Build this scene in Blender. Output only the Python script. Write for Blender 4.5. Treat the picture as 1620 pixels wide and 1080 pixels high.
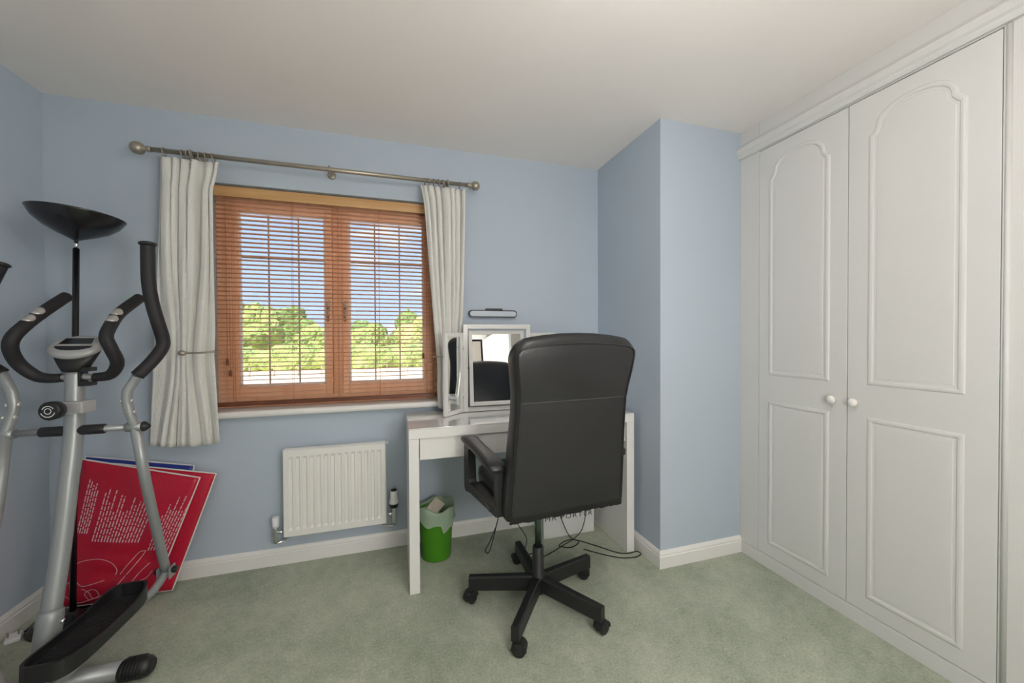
import bpy, bmesh, math, random
from mathutils import Vector, Matrix
random.seed(7)
PI = math.pi
sc = bpy.context.scene
for o in list(bpy.data.objects): bpy.data.objects.remove(o)
COL = sc.collection

# ------------------------------------------------------------------ camera
cam_d = bpy.data.cameras.new('camera'); cam = bpy.data.objects.new('camera', cam_d); COL.objects.link(cam)
yaw, pitch, roll = 0.2962, -0.0124, -0.0046
f_ = Vector((math.sin(yaw)*math.cos(pitch), math.cos(yaw)*math.cos(pitch), math.sin(pitch)))
r0 = Vector((math.cos(yaw), -math.sin(yaw), 0)); u0 = r0.cross(f_)
r_ = r0*math.cos(roll) + u0*math.sin(roll); u_ = -r0*math.sin(roll) + u0*math.cos(roll)
cam.matrix_world = Matrix(((r_.x, u_.x, -f_.x, 1.5838), (r_.y, u_.y, -f_.y, -2.3639), (r_.z, u_.z, -f_.z, 1.2439), (0, 0, 0, 1)))
cam_d.sensor_width = 36; cam_d.lens = 600.89*36/1620; cam_d.clip_start = 0.02; cam_d.clip_end = 500
sc.camera = cam

# ------------------------------------------------------------------ world, sun, exposure
sc.view_settings.view_transform = 'Standard'; sc.view_settings.look = 'None'
sc.view_settings.gamma = 1; sc.view_settings.use_curve_mapping = False
EXPOSURE = 0.18
sc.view_settings.exposure = EXPOSURE
world = bpy.data.worlds.new('sky'); sc.world = world; world.use_nodes = True
wn = world.node_tree; wn.nodes.clear()
def wnode(t, **k):
    n = wn.nodes.new(t)
    for a, b in k.items(): setattr(n, a, b)
    return n
SKY_STRENGTH = 1.25
wo = wnode('ShaderNodeOutputWorld'); wb = wnode('ShaderNodeBackground'); wb.inputs[1].default_value = SKY_STRENGTH
tc = wnode('ShaderNodeTexCoord'); sx = wnode('ShaderNodeSeparateXYZ'); wn.links.new(tc.outputs['Generated'], sx.inputs[0])
gr = wnode('ShaderNodeValToRGB'); wn.links.new(sx.outputs['Z'], gr.inputs[0])
gr.color_ramp.elements[0].position = 0.0; gr.color_ramp.elements[0].color = (0.52, 0.68, 0.98, 1)
gr.color_ramp.elements[1].position = 0.6; gr.color_ramp.elements[1].color = (0.22, 0.42, 0.90, 1)
mp = wnode('ShaderNodeMapping'); mp.inputs['Scale'].default_value = (3.0, 3.0, 11.0); wn.links.new(tc.outputs['Generated'], mp.inputs[0])
nz = wnode('ShaderNodeTexNoise'); nz.inputs['Scale'].default_value = 1.6; nz.inputs['Detail'].default_value = 6; wn.links.new(mp.outputs[0], nz.inputs[0])
cr = wnode('ShaderNodeValToRGB'); wn.links.new(nz.outputs[0], cr.inputs[0])
cr.color_ramp.elements[0].position = 0.60; cr.color_ramp.elements[0].color = (0, 0, 0, 1)
cr.color_ramp.elements[1].position = 0.78; cr.color_ramp.elements[1].color = (1, 1, 1, 1)
mx = wnode('ShaderNodeMixRGB'); mx.inputs[2].default_value = (0.95, 0.97, 1.0, 1)
wn.links.new(cr.outputs[0], mx.inputs[0]); wn.links.new(gr.outputs[0], mx.inputs[1])
wn.links.new(mx.outputs[0], wb.inputs[0]); wn.links.new(wb.outputs[0], wo.inputs[0])
sun_d = bpy.data.lights.new('sun', 'SUN'); sun = bpy.data.objects.new('sun', sun_d); COL.objects.link(sun)
sun_d.energy = 7.0; sun_d.angle = 0.01; sun_d.color = (1, 0.93, 0.82)
sun.rotation_euler = (math.radians(42), 0, math.radians(-25))     # stands behind the house, lights the field

# ------------------------------------------------------------------ materials
MATS = {}
def mat(name, col, rough=0.5, metal=0.0, bump=None, vary=None, spec=0.5, coat=0, trans=0, sss=0):
    """bump=(scale,strength,distance); vary=(scale,amount): value noise on the colour"""
    m = bpy.data.materials.new(name); m.use_nodes = True; nt = m.node_tree; b = nt.nodes['Principled BSDF']
    c = (*col, 1)
    b.inputs['Base Color'].default_value = c; b.inputs['Roughness'].default_value = rough; b.inputs['Metallic'].default_value = metal
    b.inputs['Specular IOR Level'].default_value = spec; b.inputs['Coat Weight'].default_value = coat
    co = nt.nodes.new('ShaderNodeTexCoord')
    if vary:
        n = nt.nodes.new('ShaderNodeTexNoise'); n.inputs['Scale'].default_value = vary[0]; n.inputs['Detail'].default_value = 5
        nt.links.new(co.outputs['Object'], n.inputs['Vector'])
        r = nt.nodes.new('ShaderNodeValToRGB'); nt.links.new(n.outputs['Fac'], r.inputs[0])
        a = vary[1]
        r.color_ramp.elements[0].position = 0.3; r.color_ramp.elements[0].color = tuple(x*(1-a) for x in col) + (1,)
        r.color_ramp.elements[1].position = 0.7; r.color_ramp.elements[1].color = tuple(min(1, x*(1+a)) for x in col) + (1,)
        nt.links.new(r.outputs[0], b.inputs['Base Color'])
    if bump:
        n2 = nt.nodes.new('ShaderNodeTexNoise'); n2.inputs['Scale'].default_value = bump[0]; n2.inputs['Detail'].default_value = 3
        nt.links.new(co.outputs['Object'], n2.inputs['Vector'])
        bp = nt.nodes.new('ShaderNodeBump'); bp.inputs['Strength'].default_value = bump[1]; bp.inputs['Distance'].default_value = bump[2]
        nt.links.new(n2.outputs['Fac'], bp.inputs['Height']); nt.links.new(bp.outputs[0], b.inputs['Normal'])
    if trans:
        t = nt.nodes.new('ShaderNodeBsdfTranslucent'); t.inputs[0].default_value = c
        mxs = nt.nodes.new('ShaderNodeMixShader'); mxs.inputs[0].default_value = trans
        out = nt.nodes['Material Output']
        nt.links.new(b.outputs[0], mxs.inputs[1]); nt.links.new(t.outputs[0], mxs.inputs[2]); nt.links.new(mxs.outputs[0], out.inputs[0])
    MATS[name] = m
    return m
def srgb(r, g, b):
    f = lambda c: (c/255/12.92) if c/255 <= 0.04045 else ((c/255+0.055)/1.055)**2.4
    return (f(r), f(g), f(b))

M_WALL = mat('blue_wall_paint', srgb(185, 197, 210), 0.75, bump=(140, 0.05, 0.002), vary=(1.5, 0.02))
M_REAR = mat('cream_wall_paint', srgb(222, 216, 206), 0.8, bump=(140, 0.05, 0.002))
M_CEIL = mat('ceiling_paint', srgb(246, 240, 236), 0.9, bump=(90, 0.05, 0.002), vary=(2, 0.015))
M_TRIM = mat('white_gloss_trim', srgb(236, 235, 232), 0.35)
M_WARD = mat('white_wardrobe_paint', srgb(214, 213, 210), 0.42, bump=(60, 0.03, 0.001))
M_DOOR = mat('white_door_paint', srgb(236, 236, 236), 0.22)
M_DESK = mat('white_lacquer', srgb(232, 231, 228), 0.25)
M_RAD = mat('radiator_enamel', srgb(236, 235, 230), 0.35)
M_CHROME = mat('chrome', (0.75, 0.76, 0.78), 0.18, 1.0)
M_PEWTER = mat('antique_pewter', srgb(176, 168, 154), 0.38, 0.75)
M_BLACKM = mat('black_lamp_metal', (0.010, 0.010, 0.012), 0.22, spec=0.6)
M_BLACKP = mat('black_plastic', (0.014, 0.014, 0.015), 0.42)
M_FOAM = mat('black_foam_grip', (0.016, 0.015, 0.017), 0.62, bump=(500, 0.15, 0.001))
M_SILVER = mat('silver_grey_paint', srgb(160, 164, 165), 0.36, 0.35)
M_SILVERP = mat('silver_plastic', srgb(188, 188, 188), 0.35, 0.3)
M_SENSOR = mat('pulse_sensor_metal', srgb(205, 202, 196), 0.3, 0.6)
M_LEATHER = mat('black_leather', (0.018, 0.018, 0.019), 0.36, bump=(170, 0.25, 0.0015), vary=(6, 0.15))
M_FABRIC = mat('black_upholstery', (0.014, 0.014, 0.015), 0.62, bump=(260, 0.2, 0.001))
M_STITCH = mat('seam_thread', (0.09, 0.09, 0.09), 0.6)
M_RED = mat('red_vinyl_mat', srgb(188, 22, 54), 0.36, bump=(9, 0.35, 0.02), vary=(5, 0.06))
M_BLUE = mat('blue_vinyl_mat', srgb(36, 52, 138), 0.36, bump=(9, 0.25, 0.01))
M_PIPING = mat('white_piping', srgb(225, 222, 216), 0.5)
M_PRINT = mat('white_print', srgb(222, 190, 196), 0.6)
M_GREEN = mat('green_bin_plastic', srgb(96, 178, 44), 0.3, trans=0.35)
M_LINER = mat('thin_bin_liner', srgb(206, 224, 204), 0.4, trans=0.5, bump=(25, 0.6, 0.01))
M_PAPER = mat('scrap_paper', srgb(214, 202, 186), 0.7, vary=(30, 0.12))
M_BAG = mat('white_paper_carton', srgb(222, 224, 222), 0.6)
M_INK = mat('black_ink', (0.012, 0.012, 0.014), 0.6)
M_CABLE = mat('black_cable', (0.01, 0.01, 0.01), 0.5)
M_WHITEP = mat('white_plastic', srgb(236, 238, 240), 0.4)
M_LCD = mat('dark_lcd', (0.02, 0.022, 0.024), 0.12)
M_DIFF = mat('lamp_diffuser', srgb(196, 204, 214), 0.4)
M_MIRROR = mat('mirror_silver', (0.93, 0.94, 0.94), 0.0, 1.0)
M_KNOBW = mat('cream_knob', srgb(238, 235, 228), 0.25)
M_POST = mat('gas_lift_steel', srgb(70, 84, 74), 0.3, 0.7)
M_TRUNK = mat('bark', srgb(110, 88, 66), 0.9)
M_LEAF = [mat('leaves_%s' % n, c, 0.8, vary=(1.1, 0.45), bump=(3.0, 1.0, 0.5)) for n, c in
          (('dark', srgb(140, 166, 92)), ('mid', srgb(176, 194, 112)), ('light', srgb(206, 210, 130)))]
M_FENCE = mat('weathered_fence', srgb(176, 160, 146), 0.85)
M_GROUND = mat('dry_field', srgb(236, 222, 186), 0.95, vary=(0.12, 0.08))

def wood_mat(name, c1, c2, scale, rough=0.4, trans=0):
    m = mat(name, c1, rough, trans=trans); nt = m.node_tree; b = nt.nodes['Principled BSDF']
    co = nt.nodes.new('ShaderNodeTexCoord'); mpp = nt.nodes.new('ShaderNodeMapping'); mpp.inputs['Scale'].default_value = scale
    n = nt.nodes.new('ShaderNodeTexNoise'); n.inputs['Scale'].default_value = 1; n.inputs['Detail'].default_value = 6
    r = nt.nodes.new('ShaderNodeValToRGB')
    r.color_ramp.elements[0].position = 0.35; r.color_ramp.elements[0].color = (*c1, 1)
    r.color_ramp.elements[1].position = 0.65; r.color_ramp.elements[1].color = (*c2, 1)
    nt.links.new(co.outputs['Object'], mpp.inputs[0]); nt.links.new(mpp.outputs[0], n.inputs[0]); nt.links.new(n.outputs[0], r.inputs[0]); nt.links.new(r.outputs[0], b.inputs['Base Color'])
    return m
M_SLAT = wood_mat('stained_slat_wood', srgb(240, 186, 150), srgb(246, 204, 172), (2, 60, 60), 0.36, trans=0.30)
M_FRAMEW = wood_mat('stained_frame_wood', srgb(240, 182, 140), srgb(245, 198, 160), (30, 30, 2.5), 0.4)
M_VALANCE = wood_mat('pale_valance_wood', srgb(196, 150, 96), srgb(212, 168, 116), (2, 40, 40), 0.4)
M_RAILW = wood_mat('dark_bottom_rail_wood', srgb(92, 52, 34), srgb(122, 70, 44), (2, 60, 60), 0.4)
M_CORD = mat('blind_cord', srgb(190, 128, 92), 0.7)

def carpet_mat():
    m = mat('sage_carpet', srgb(168, 178, 156), 0.95, spec=0.1); nt = m.node_tree; b = nt.nodes['Principled BSDF']
    co = nt.nodes.new('ShaderNodeTexCoord')
    def noise(s, d=4):
        n = nt.nodes.new('ShaderNodeTexNoise'); n.inputs['Scale'].default_value = s; n.inputs['Detail'].default_value = d
        nt.links.new(co.outputs['Object'], n.inputs['Vector']); return n
    a, c, e = noise(3.2, 6), noise(110, 2), noise(26, 3)
    def math_(op, x, y):
        n = nt.nodes.new('ShaderNodeMath'); n.operation = op
        for i, v in enumerate((x, y)):
            if isinstance(v, (int, float)): n.inputs[i].default_value = v
            else: nt.links.new(v, n.inputs[i])
        return n.outputs[0]
    s = math_('ADD', math_('MULTIPLY', a.outputs[0], 0.45), math_('ADD', math_('MULTIPLY', c.outputs[0], 0.35), math_('MULTIPLY', e.outputs[0], 0.2)))
    r = nt.nodes.new('ShaderNodeValToRGB'); nt.links.new(s, r.inputs[0])
    r.color_ramp.elements[0].position = 0.36; r.color_ramp.elements[0].color = (*srgb(152, 163, 143), 1)
    r.color_ramp.elements[1].position = 0.62; r.color_ramp.elements[1].color = (*srgb(199, 203, 185), 1)
    nt.links.new(r.outputs[0], b.inputs['Base Color'])
    g = noise(330, 2)
    bp = nt.nodes.new('ShaderNodeBump'); bp.inputs['Strength'].default_value = 0.7; bp.inputs['Distance'].default_value = 0.006
    nt.links.new(math_('ADD', g.outputs[0], e.outputs[0]), bp.inputs['Height']); nt.links.new(bp.outputs[0], b.inputs['Normal'])
    return m
M_CARPET = carpet_mat()

def curtain_mat():
    m = mat('cream_waffle_cotton', srgb(243, 242, 237), 0.85, trans=0.16, spec=0.15); nt = m.node_tree; b = nt.nodes['Principled BSDF']
    uv = nt.nodes.new('ShaderNodeUVMap'); uv.uv_map = 'cloth'
    sp = nt.nodes.new('ShaderNodeSeparateXYZ'); nt.links.new(uv.outputs[0], sp.inputs[0])
    def wave(sock, k):
        a = nt.nodes.new('ShaderNodeMath'); a.operation = 'MULTIPLY'; a.inputs[1].default_value = k; nt.links.new(sock, a.inputs[0])
        s = nt.nodes.new('ShaderNodeMath'); s.operation = 'SINE'; nt.links.new(a.outputs[0], s.inputs[0]); return s.outputs[0]
    w1, w2 = wave(sp.outputs[0], 700), wave(sp.outputs[1], 700)
    mm = nt.nodes.new('ShaderNodeMath'); mm.operation = 'MAXIMUM'; nt.links.new(w1, mm.inputs[0]); nt.links.new(w2, mm.inputs[1])
    bp = nt.nodes.new('ShaderNodeBump'); bp.inputs['Strength'].default_value = 0.45; bp.inputs['Distance'].default_value = 0.002
    nt.links.new(mm.outputs[0], bp.inputs['Height']); nt.links.new(bp.outputs[0], b.inputs['Normal'])
    return m
M_CURTAIN = curtain_mat()

def glass_mat():
    m = bpy.data.materials.new('window_glass'); m.use_nodes = True; nt = m.node_tree; nt.nodes.clear()
    o = nt.nodes.new('ShaderNodeOutputMaterial'); t = nt.nodes.new('ShaderNodeBsdfTransparent'); g = nt.nodes.new('ShaderNodeBsdfGlossy')
    g.inputs['Roughness'].default_value = 0.0; t.inputs[0].default_value = (0.97, 0.98, 0.98, 1)
    fr = nt.nodes.new('ShaderNodeFresnel'); fr.inputs[0].default_value = 1.45; mxs = nt.nodes.new('ShaderNodeMixShader')
    nt.links.new(fr.outputs[0], mxs.inputs[0]); nt.links.new(t.outputs[0], mxs.inputs[1]); nt.links.new(g.outputs[0], mxs.inputs[2]); nt.links.new(mxs.outputs[0], o.inputs[0])
    return m
M_GLASS = glass_mat()
M_DGLASS = mat('white_backed_glass', srgb(226, 227, 226), 0.03, coat=0.6)
def emit_mat(name, col, s):
    m = bpy.data.materials.new(name); m.use_nodes = True; nt = m.node_tree; nt.nodes.clear()
    o = nt.nodes.new('ShaderNodeOutputMaterial'); e = nt.nodes.new('ShaderNodeEmission'); e.inputs[0].default_value = (*col, 1); e.inputs[1].default_value = s
    nt.links.new(e.outputs[0], o.inputs[0]); return m

# ------------------------------------------------------------------ mesh helpers
def wloc(o):
    p = Vector((0, 0, 0))
    while o is not None: p = p + o.location; o = o.parent
    return p
class MB:
    """collects shapes in world coordinates, links them as one mesh object"""
    def __init__(s): s.v = []; s.f = []; s.mi = []; s.sm = []; s.uv = None
    def add(s, vs, fs, mi=0, smooth=False):
        o = len(s.v); s.v += [Vector(p) for p in vs]
        for f in fs: s.f.append([i+o for i in f]); s.mi.append(mi); s.sm.append(smooth)
        return s
    def box(s, x0, x1, y0, y1, z0, z1, b=0.0, mi=0, M=None):
        bm = bmesh.new(); bmesh.ops.create_cube(bm, size=1)
        for v in bm.verts: v.co = Vector(((x0+x1)/2+v.co.x*(x1-x0), (y0+y1)/2+v.co.y*(y1-y0), (z0+z1)/2+v.co.z*(z1-z0)))
        if b > 0: bmesh.ops.bevel(bm, geom=bm.edges[:], offset=b, segments=2, affect='EDGES', profile=0.6)
        bm.verts.index_update()
        vs = [v.co.copy() for v in bm.verts]
        if M is not None: vs = [M @ p for p in vs]
        s.add(vs, [[v.index for v in f.verts] for f in bm.faces], mi, False); bm.free(); return s
    def tube(s, pts, r, seg=12, mi=0, caps=True, flat=None, closed=False):
        """swept circle; r number or list; flat=(axis vector, factor) squashes the section"""
        pts = [Vector(p) for p in pts]; n = len(pts); rs = r if isinstance(r, (list, tuple)) else [r]*n
        tang = []
        for i in range(n):
            if closed: t = pts[(i+1) % n]-pts[i-1]
            else: t = pts[min(i+1, n-1)]-pts[max(i-1, 0)]
            tang.append(t.normalized())
        t0 = tang[0]; ref = Vector((0, 0, 1)) if abs(t0.z) < 0.9 else Vector((1, 0, 0))
        nrm = (ref - t0*ref.dot(t0)).normalized(); vs = []
        for i in range(n):
            t = tang[i]; nrm = (nrm - t*nrm.dot(t)).normalized(); bn = t.cross(nrm)
            for k in range(seg):
                a = 2*PI*k/seg; d = (nrm*math.cos(a)+bn*math.sin(a))*rs[i]
                if flat: ax = Vector(flat[0]); d = d - ax*d.dot(ax)*(1-flat[1])
                vs.append(pts[i]+d)
        fs = []
        for i in range(n if closed else n-1):
            j = (i+1) % n
            for k in range(seg): fs.append([i*seg+k, i*seg+(k+1) % seg, j*seg+(k+1) % seg, j*seg+k])
        s.add(vs, fs, mi, True)
        if caps and not closed:
            s.add(vs[:seg], [list(range(seg))[::-1]], mi); s.add(vs[-seg:], [list(range(seg))], mi)
        return s
    def lathe(s, prof, c, seg=32, mi=0, axis='Z', M=None, close=False, smooth=True):
        """prof = [(radius, height)] about an axis through c"""
        vs = []; n = len(prof)
        for r, h in prof:
            for k in range(seg):
                a = 2*PI*k/seg; p = Vector((r*math.cos(a), r*math.sin(a), h))
                if axis == 'X': p = Vector((p.z, p.x, p.y))
                if axis == 'Y': p = Vector((p.x, p.z, p.y))
                if M is not None: p = M @ p
                vs.append(Vector(c)+p)
        fs = [[i*seg+k, i*seg+(k+1) % seg, (i+1)*seg+(k+1) % seg, (i+1)*seg+k] for i in range(n-1) for k in range(seg)]
        s.add(vs, fs, mi, smooth)
        if prof[0][0] > 1e-5: s.add(vs[:seg], [list(range(seg))[::-1]], mi)
        if prof[-1][0] > 1e-5: s.add(vs[-seg:], [list(range(seg))], mi)
        return s
    def ball(s, c, r, seg=20, mi=0, sc3=(1, 1, 1)):
        n = 12; vs = []; 
        for i in range(n+1):
            th = PI*i/n
            for k in range(seg):
                a = 2*PI*k/seg; vs.append(Vector(c)+Vector((r*sc3[0]*math.sin(th)*math.cos(a), r*sc3[1]*math.sin(th)*math.sin(a), r*sc3[2]*math.cos(th))))
        s.add(vs, [[i*seg+k, (i+1)*seg+k, (i+1)*seg+(k+1) % seg, i*seg+(k+1) % seg] for i in range(n) for k in range(seg)], mi, True); return s
    def prism(s, poly, axis, a0, a1, mi=0):
        """poly in the other two coordinates, extruded along axis from a0 to a1"""
        n = len(poly)
        def P(q, a): return {'X': (a, q[0], q[1]), 'Y': (q[0], a, q[1]), 'Z': (q[0], q[1], a)}[axis]
        vs = [P(q, a0) for q in poly]+[P(q, a1) for q in poly]
        s.add(vs, [list(range(n))[::-1], list(range(n, 2*n))]+[[i, (i+1) % n, n+(i+1) % n, n+i] for i in range(n)], mi); return s
    def xf(s, M): s.v = [M @ p for p in s.v]; return s
    def build(s, name, m, parent=None, label=None, cat=None, group=None, kind=None, recalc=True):
        me = bpy.data.meshes.new(name)
        if parent is None:
            xs = [p.x for p in s.v]; ys = [p.y for p in s.v]; zs = [p.z for p in s.v]
            L = Vector(((min(xs)+max(xs))/2, (min(ys)+max(ys))/2, min(zs)))
        else: L = wloc(parent)
        me.from_pydata([p-L for p in s.v], [], s.f)
        for i, pl in enumerate(me.polygons): pl.use_smooth = s.sm[i]; pl.material_index = s.mi[i]
        for x in (m if isinstance(m, (list, tuple)) else [m]): me.materials.append(x)
        if recalc:
            bm = bmesh.new(); bm.from_mesh(me); bmesh.ops.remove_doubles(bm, verts=bm.verts[:], dist=1e-6); bmesh.ops.recalc_face_normals(bm, faces=bm.faces[:]); bm.to_mesh(me); bm.free()
        o = bpy.data.objects.new(name, me); COL.objects.link(o); o.parent = parent
        if parent is None: o.location = L
        tag(o, label, cat, group, kind); return o
def tag(o, label=None, cat=None, group=None, kind=None):
    if label: o['label'] = label
    if cat: o['category'] = cat
    if group: o['group'] = group
    if kind: o['kind'] = kind
    return o
def thing(name, loc, label=None, cat=None, group=None, kind=None):
    o = bpy.data.objects.new(name, None); o.empty_display_size = 0.05; COL.objects.link(o); o.location = loc
    return tag(o, label, cat, group, kind)
def dup(o, parent, dloc):
    c = o.copy(); COL.objects.link(c); c.parent = parent; c.location = o.location+Vector(dloc); return c
def smooth_path(pts, n=8):
    P = [Vector(p) for p in pts]; out = []
    for i in range(len(P)-1):
        a, b, c, d = P[max(i-1, 0)], P[i], P[i+1], P[min(i+2, len(P)-1)]
        for k in range(n):
            t = k/n
            out.append(0.5*((2*b)+(c-a)*t+(2*a-5*b+4*c-d)*t*t+(-a+3*b-3*c+d)*t**3))
    return out+[P[-1]]
def lerp(a, b, t): return a+(b-a)*t
def interp(x, xs, ys):
    if x <= xs[0]: return ys[0]
    for i in range(len(xs)-1):
        if x <= xs[i+1]: return lerp(ys[i], ys[i+1], (x-xs[i])/(xs[i+1]-xs[i]))
    return ys[-1]
def RM(axis, deg, c): return Matrix.Translation(Vector(c)) @ Matrix.Rotation(math.radians(deg), 4, axis) @ Matrix.Translation(-Vector(c))

# ------------------------------------------------------------------ room shell
H = 2.4; XC, YC, XW = 2.934, -0.655, 3.48; XR = 4.06; YB = -3.4
WX0, WX1, WZ0, WZ1 = 0.645, 1.858, 0.858, 2.06
S = 'structure'
MB().box(-0.15, XR+0.15, -5.0, 0.3, -0.1, 0.0).build('floor', M_CARPET, kind=S)
MB().box(-0.15, XR+0.15, -5.0, 0.3, H, H+0.12).build('ceiling', M_CEIL, kind=S)
MB().box(-0.15, 0.0, -5.0, 0.3, 0, H).build('wall_left', M_WALL, kind=S)
w = MB()
w.box(0, WX0, 0, 0.3, 0, H); w.box(WX1, XC, 0, 0.3, 0, H); w.box(WX0, WX1, 0, 0.3, 0, WZ0-0.034); w.box(WX0, WX1, 0, 0.3, WZ1, H)
w.build('wall_window', M_WALL, kind=S)
MB().box(XC, XR, YC, 0.3, 0, H).build('wall_right', M_WALL, kind=S)
MB().box(XR, XR+0.15, -5.0, 0.3, 0, H).build('wall_behind_wardrobe', M_WALL, kind=S)
DX0, DX1, DZ = 2.02, 2.82, 2.02
w = MB(); w.box(0, DX0, YB-0.12, YB, 0, H); w.box(DX1, XR, YB-0.12, YB, 0, H); w.box(DX0, DX1, YB-0.12, YB, DZ, H)
w.build('wall_rear', M_REAR, kind=S)
MB().box(-0.15, XR+0.15, -5.15, -5.0, 0, H).build('wall_hall', M_REAR, kind=S)

# skirting boards: moulded profile (depth, height)
SK = [(0, 0), (0.016, 0), (0.016, 0.062), (0.013, 0.066), (0.0135, 0.074), (0.010, 0.082), (0.005, 0.090), (0, 0.0905)]
def skirt(name, pts):
    """pts: wall line on the floor, room on the left-hand side of travel; mitred"""
    P = [Vector((x, y)) for x, y in pts]; n = len(P); mb = MB(); rows = []
    for i in range(n):
        d1 = (P[i]-P[i-1]).normalized() if i else (P[1]-P[0]).normalized()
        d2 = (P[i+1]-P[i]).normalized() if i < n-1 else d1
        n1 = Vector((-d1.y, d1.x)); n2 = Vector((-d2.y, d2.x)); m = (n1+n2); m = m/(m.dot(n1))
        rows.append([Vector((P[i].x+m.x*d, P[i].y+m.y*d, z)) for d, z in SK])
    k = len(SK); vs = [p for r in rows for p in r]
    fs = [[i*k+j, i*k+(j+1) % k, (i+1)*k+(j+1) % k, (i+1)*k+j] for i in range(n-1) for j in range(k)]
    fs += [list(range(k)), [(n-1)*k+j for j in range(k)][::-1]]
    mb.add(vs, fs); mb.build(name, M_TRIM, kind=S)
skirt('baseboard_window', [(XC-0.0161, 0), (0.0161, 0)])
skirt('baseboard_left', [(0, 0), (0, YB)])
skirt('baseboard_right', [(XW, YC), (XC, YC), (XC, -0.0001)])
skirt('baseboard_rear', [(0.0161, YB), (DX0-0.07, YB)])

# door behind the camera: casing and an open six-panel leaf
dr = thing('door_1', (DX1, YB, 0), kind=S)
mb = MB(); mb.box(DX0-0.07, DX0, YB-0.13, YB+0.018, 0, DZ+0.07, 0.004); mb.box(DX1, DX1+0.07, YB-0.13, YB+0.018, 0, DZ+0.07, 0.004); mb.box(DX0, DX1, YB-0.13, YB+0.018, DZ, DZ+0.07, 0.004)
mb.build('door_frame', M_TRIM, dr)
LM = RM('Z', -103, (DX1, YB, 0))
lf = MB(); lf.box(DX0+0.005, DX1-0.005, YB+0.0, YB+0.035, 0.012, DZ-0.006, 0.003); lf.xf(LM); leaf = lf.build('door_leaf', M_DOOR, dr)
for px0, px1 in ((DX0+0.10, DX0+0.36), (DX1-0.36, DX1-0.10)):
    for z0, z1 in ((0.18, 0.72), (0.90, 1.42), (1.54, 1.88)):
        for ys in (YB-0.004, YB+0.029):
            pm = MB(); pm.box(px0+0.03, px1-0.03, ys, ys+0.010, z0+0.03, z1-0.03, 0.004)
            for a in ((px0, px1, z0, z0+0.018), (px0, px1, z1-0.018, z1), (px0, px0+0.018, z0, z1), (px1-0.018, px1, z0, z1)): pm.box(a[0], a[1], ys, ys+0.012, a[2], a[3], 0.004)
            pm.xf(LM); pm.build('door_panel', M_DOOR, leaf)
hm = MB(); hm.tube([(DX0+0.06, YB+0.035, 1.0), (DX0+0.06, YB+0.075, 1.0)], 0.01); hm.tube([(DX0+0.06, YB+0.075, 1.0), (DX0+0.17, YB+0.075, 1.0)], 0.009); hm.xf(LM); hm.build('door_handle', M_CHROME, leaf)

# ------------------------------------------------------------------ window
win = thing('window_1', ((WX0+WX1)/2, 0.1, WZ0), kind=S)
FY0, FY1 = 0.085, 0.15
GX = ((0.754, 1.190), (1.317, 1.752)); GZ0, GZ1 = 0.974, 1.946
MB().box(WX0, WX1, FY0+0.02, FY1+0.03, WZ0-0.03, WZ0+0.05, 0.003).build('frame_bottom', M_FRAMEW, win)
MB().box(WX0, WX1, FY0+0.02, FY1+0.03, WZ1-0.05, WZ1, 0.003).build('frame_top', M_FRAMEW, win)
for a, b in ((WX0, WX0+0.05), (WX1-0.05, WX1), (1.228, 1.279)): MB().box(a, b, FY0+0.02, FY1+0.03, WZ0+0.05, WZ1-0.05, 0.003).build('frame_post', M_FRAMEW, win)
for g0, g1 in GX:
    a0 = WX0+0.052 if g0 < 1 else 1.281; a1 = 1.226 if g0 < 1 else WX1-0.052
    z0, z1 = WZ0+0.052, WZ1-0.052
    cs = MB(); cs.box(a0, g0, FY0, FY1-0.01, z0, z1, 0.004); cs.box(g1, a1, FY0, FY1-0.01, z0, z1, 0.004); cs.box(g0, g1, FY0, FY1-0.01, z0, GZ0, 0.004); cs.box(g0, g1, FY0, FY1-0.01, GZ1, z1, 0.004)
    c = cs.build('casement', M_FRAMEW, win)
    MB().box(g0-0.004, g1+0.004, 0.112, 0.116, GZ0-0.004, GZ1+0.004).build('pane', M_GLASS, c)
    bs = (0.896, 1.048) if g0 < 1 else (1.463, 1.607)
    M_BAR = MATS.get('lead_grey_bar') or mat('lead_grey_bar', srgb(176, 168, 152), 0.5)
    for bx in bs: MB().box(bx-0.004, bx+0.004, 0.105, 0.1115, GZ0, GZ1, 0.001).build('glazing_bar', M_BAR, c)
    MB().box(g0, g1, 0.105, 0.1112, 1.690, 1.698, 0.001).build('glazing_bar', M_BAR, c)
    bd = MB()
    for q in ((g0, g1, GZ0, GZ0+0.010), (g0, g1, GZ1-0.010, GZ1), (g0, g0+0.010, GZ0, GZ1), (g1-0.010, g1, GZ0, GZ1)): bd.box(q[0], q[1], 0.095, 0.112, q[2], q[3], 0.002)
    bd.build('glazing_bead', M_TRIM, c)
    hx = g1+0.018 if g0 < 1 else g0-0.018
    hd = MB(); hd.box(hx-0.009, hx+0.009, FY0-0.012, FY0, 1.40, 1.46, 0.002); hd.tube([(hx, FY0-0.012, 1.43), (hx, FY0-0.022, 1.43), (hx, FY0-0.026, 1.34)], 0.006, 8); hd.build('window_handle', M_PEWTER, c)
# sill board with a rounded nose
ys = [(0.106, WZ0-0.034), (-0.035, WZ0-0.034)] + [(-0.04-0.012*math.sin(a), WZ0-0.017-0.017*math.cos(a)) for a in [PI*i/8 for i in range(9)]] + [(-0.035, WZ0), (0.106, WZ0)]
sl = MB(); sl.prism([(y, z) for y, z in ys], 'X', WX0-0.001, WX1+0.001)
so = sl.build('sill', M_TRIM, win)
sn = MB()
for a, b in ((WX0-0.04, WX0), (WX1, WX1+0.04)): sn.box(a, b, -0.05, -0.0005, WZ0-0.034, WZ0, 0.006)
sn.build('sill_horn', M_TRIM, so)

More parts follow.
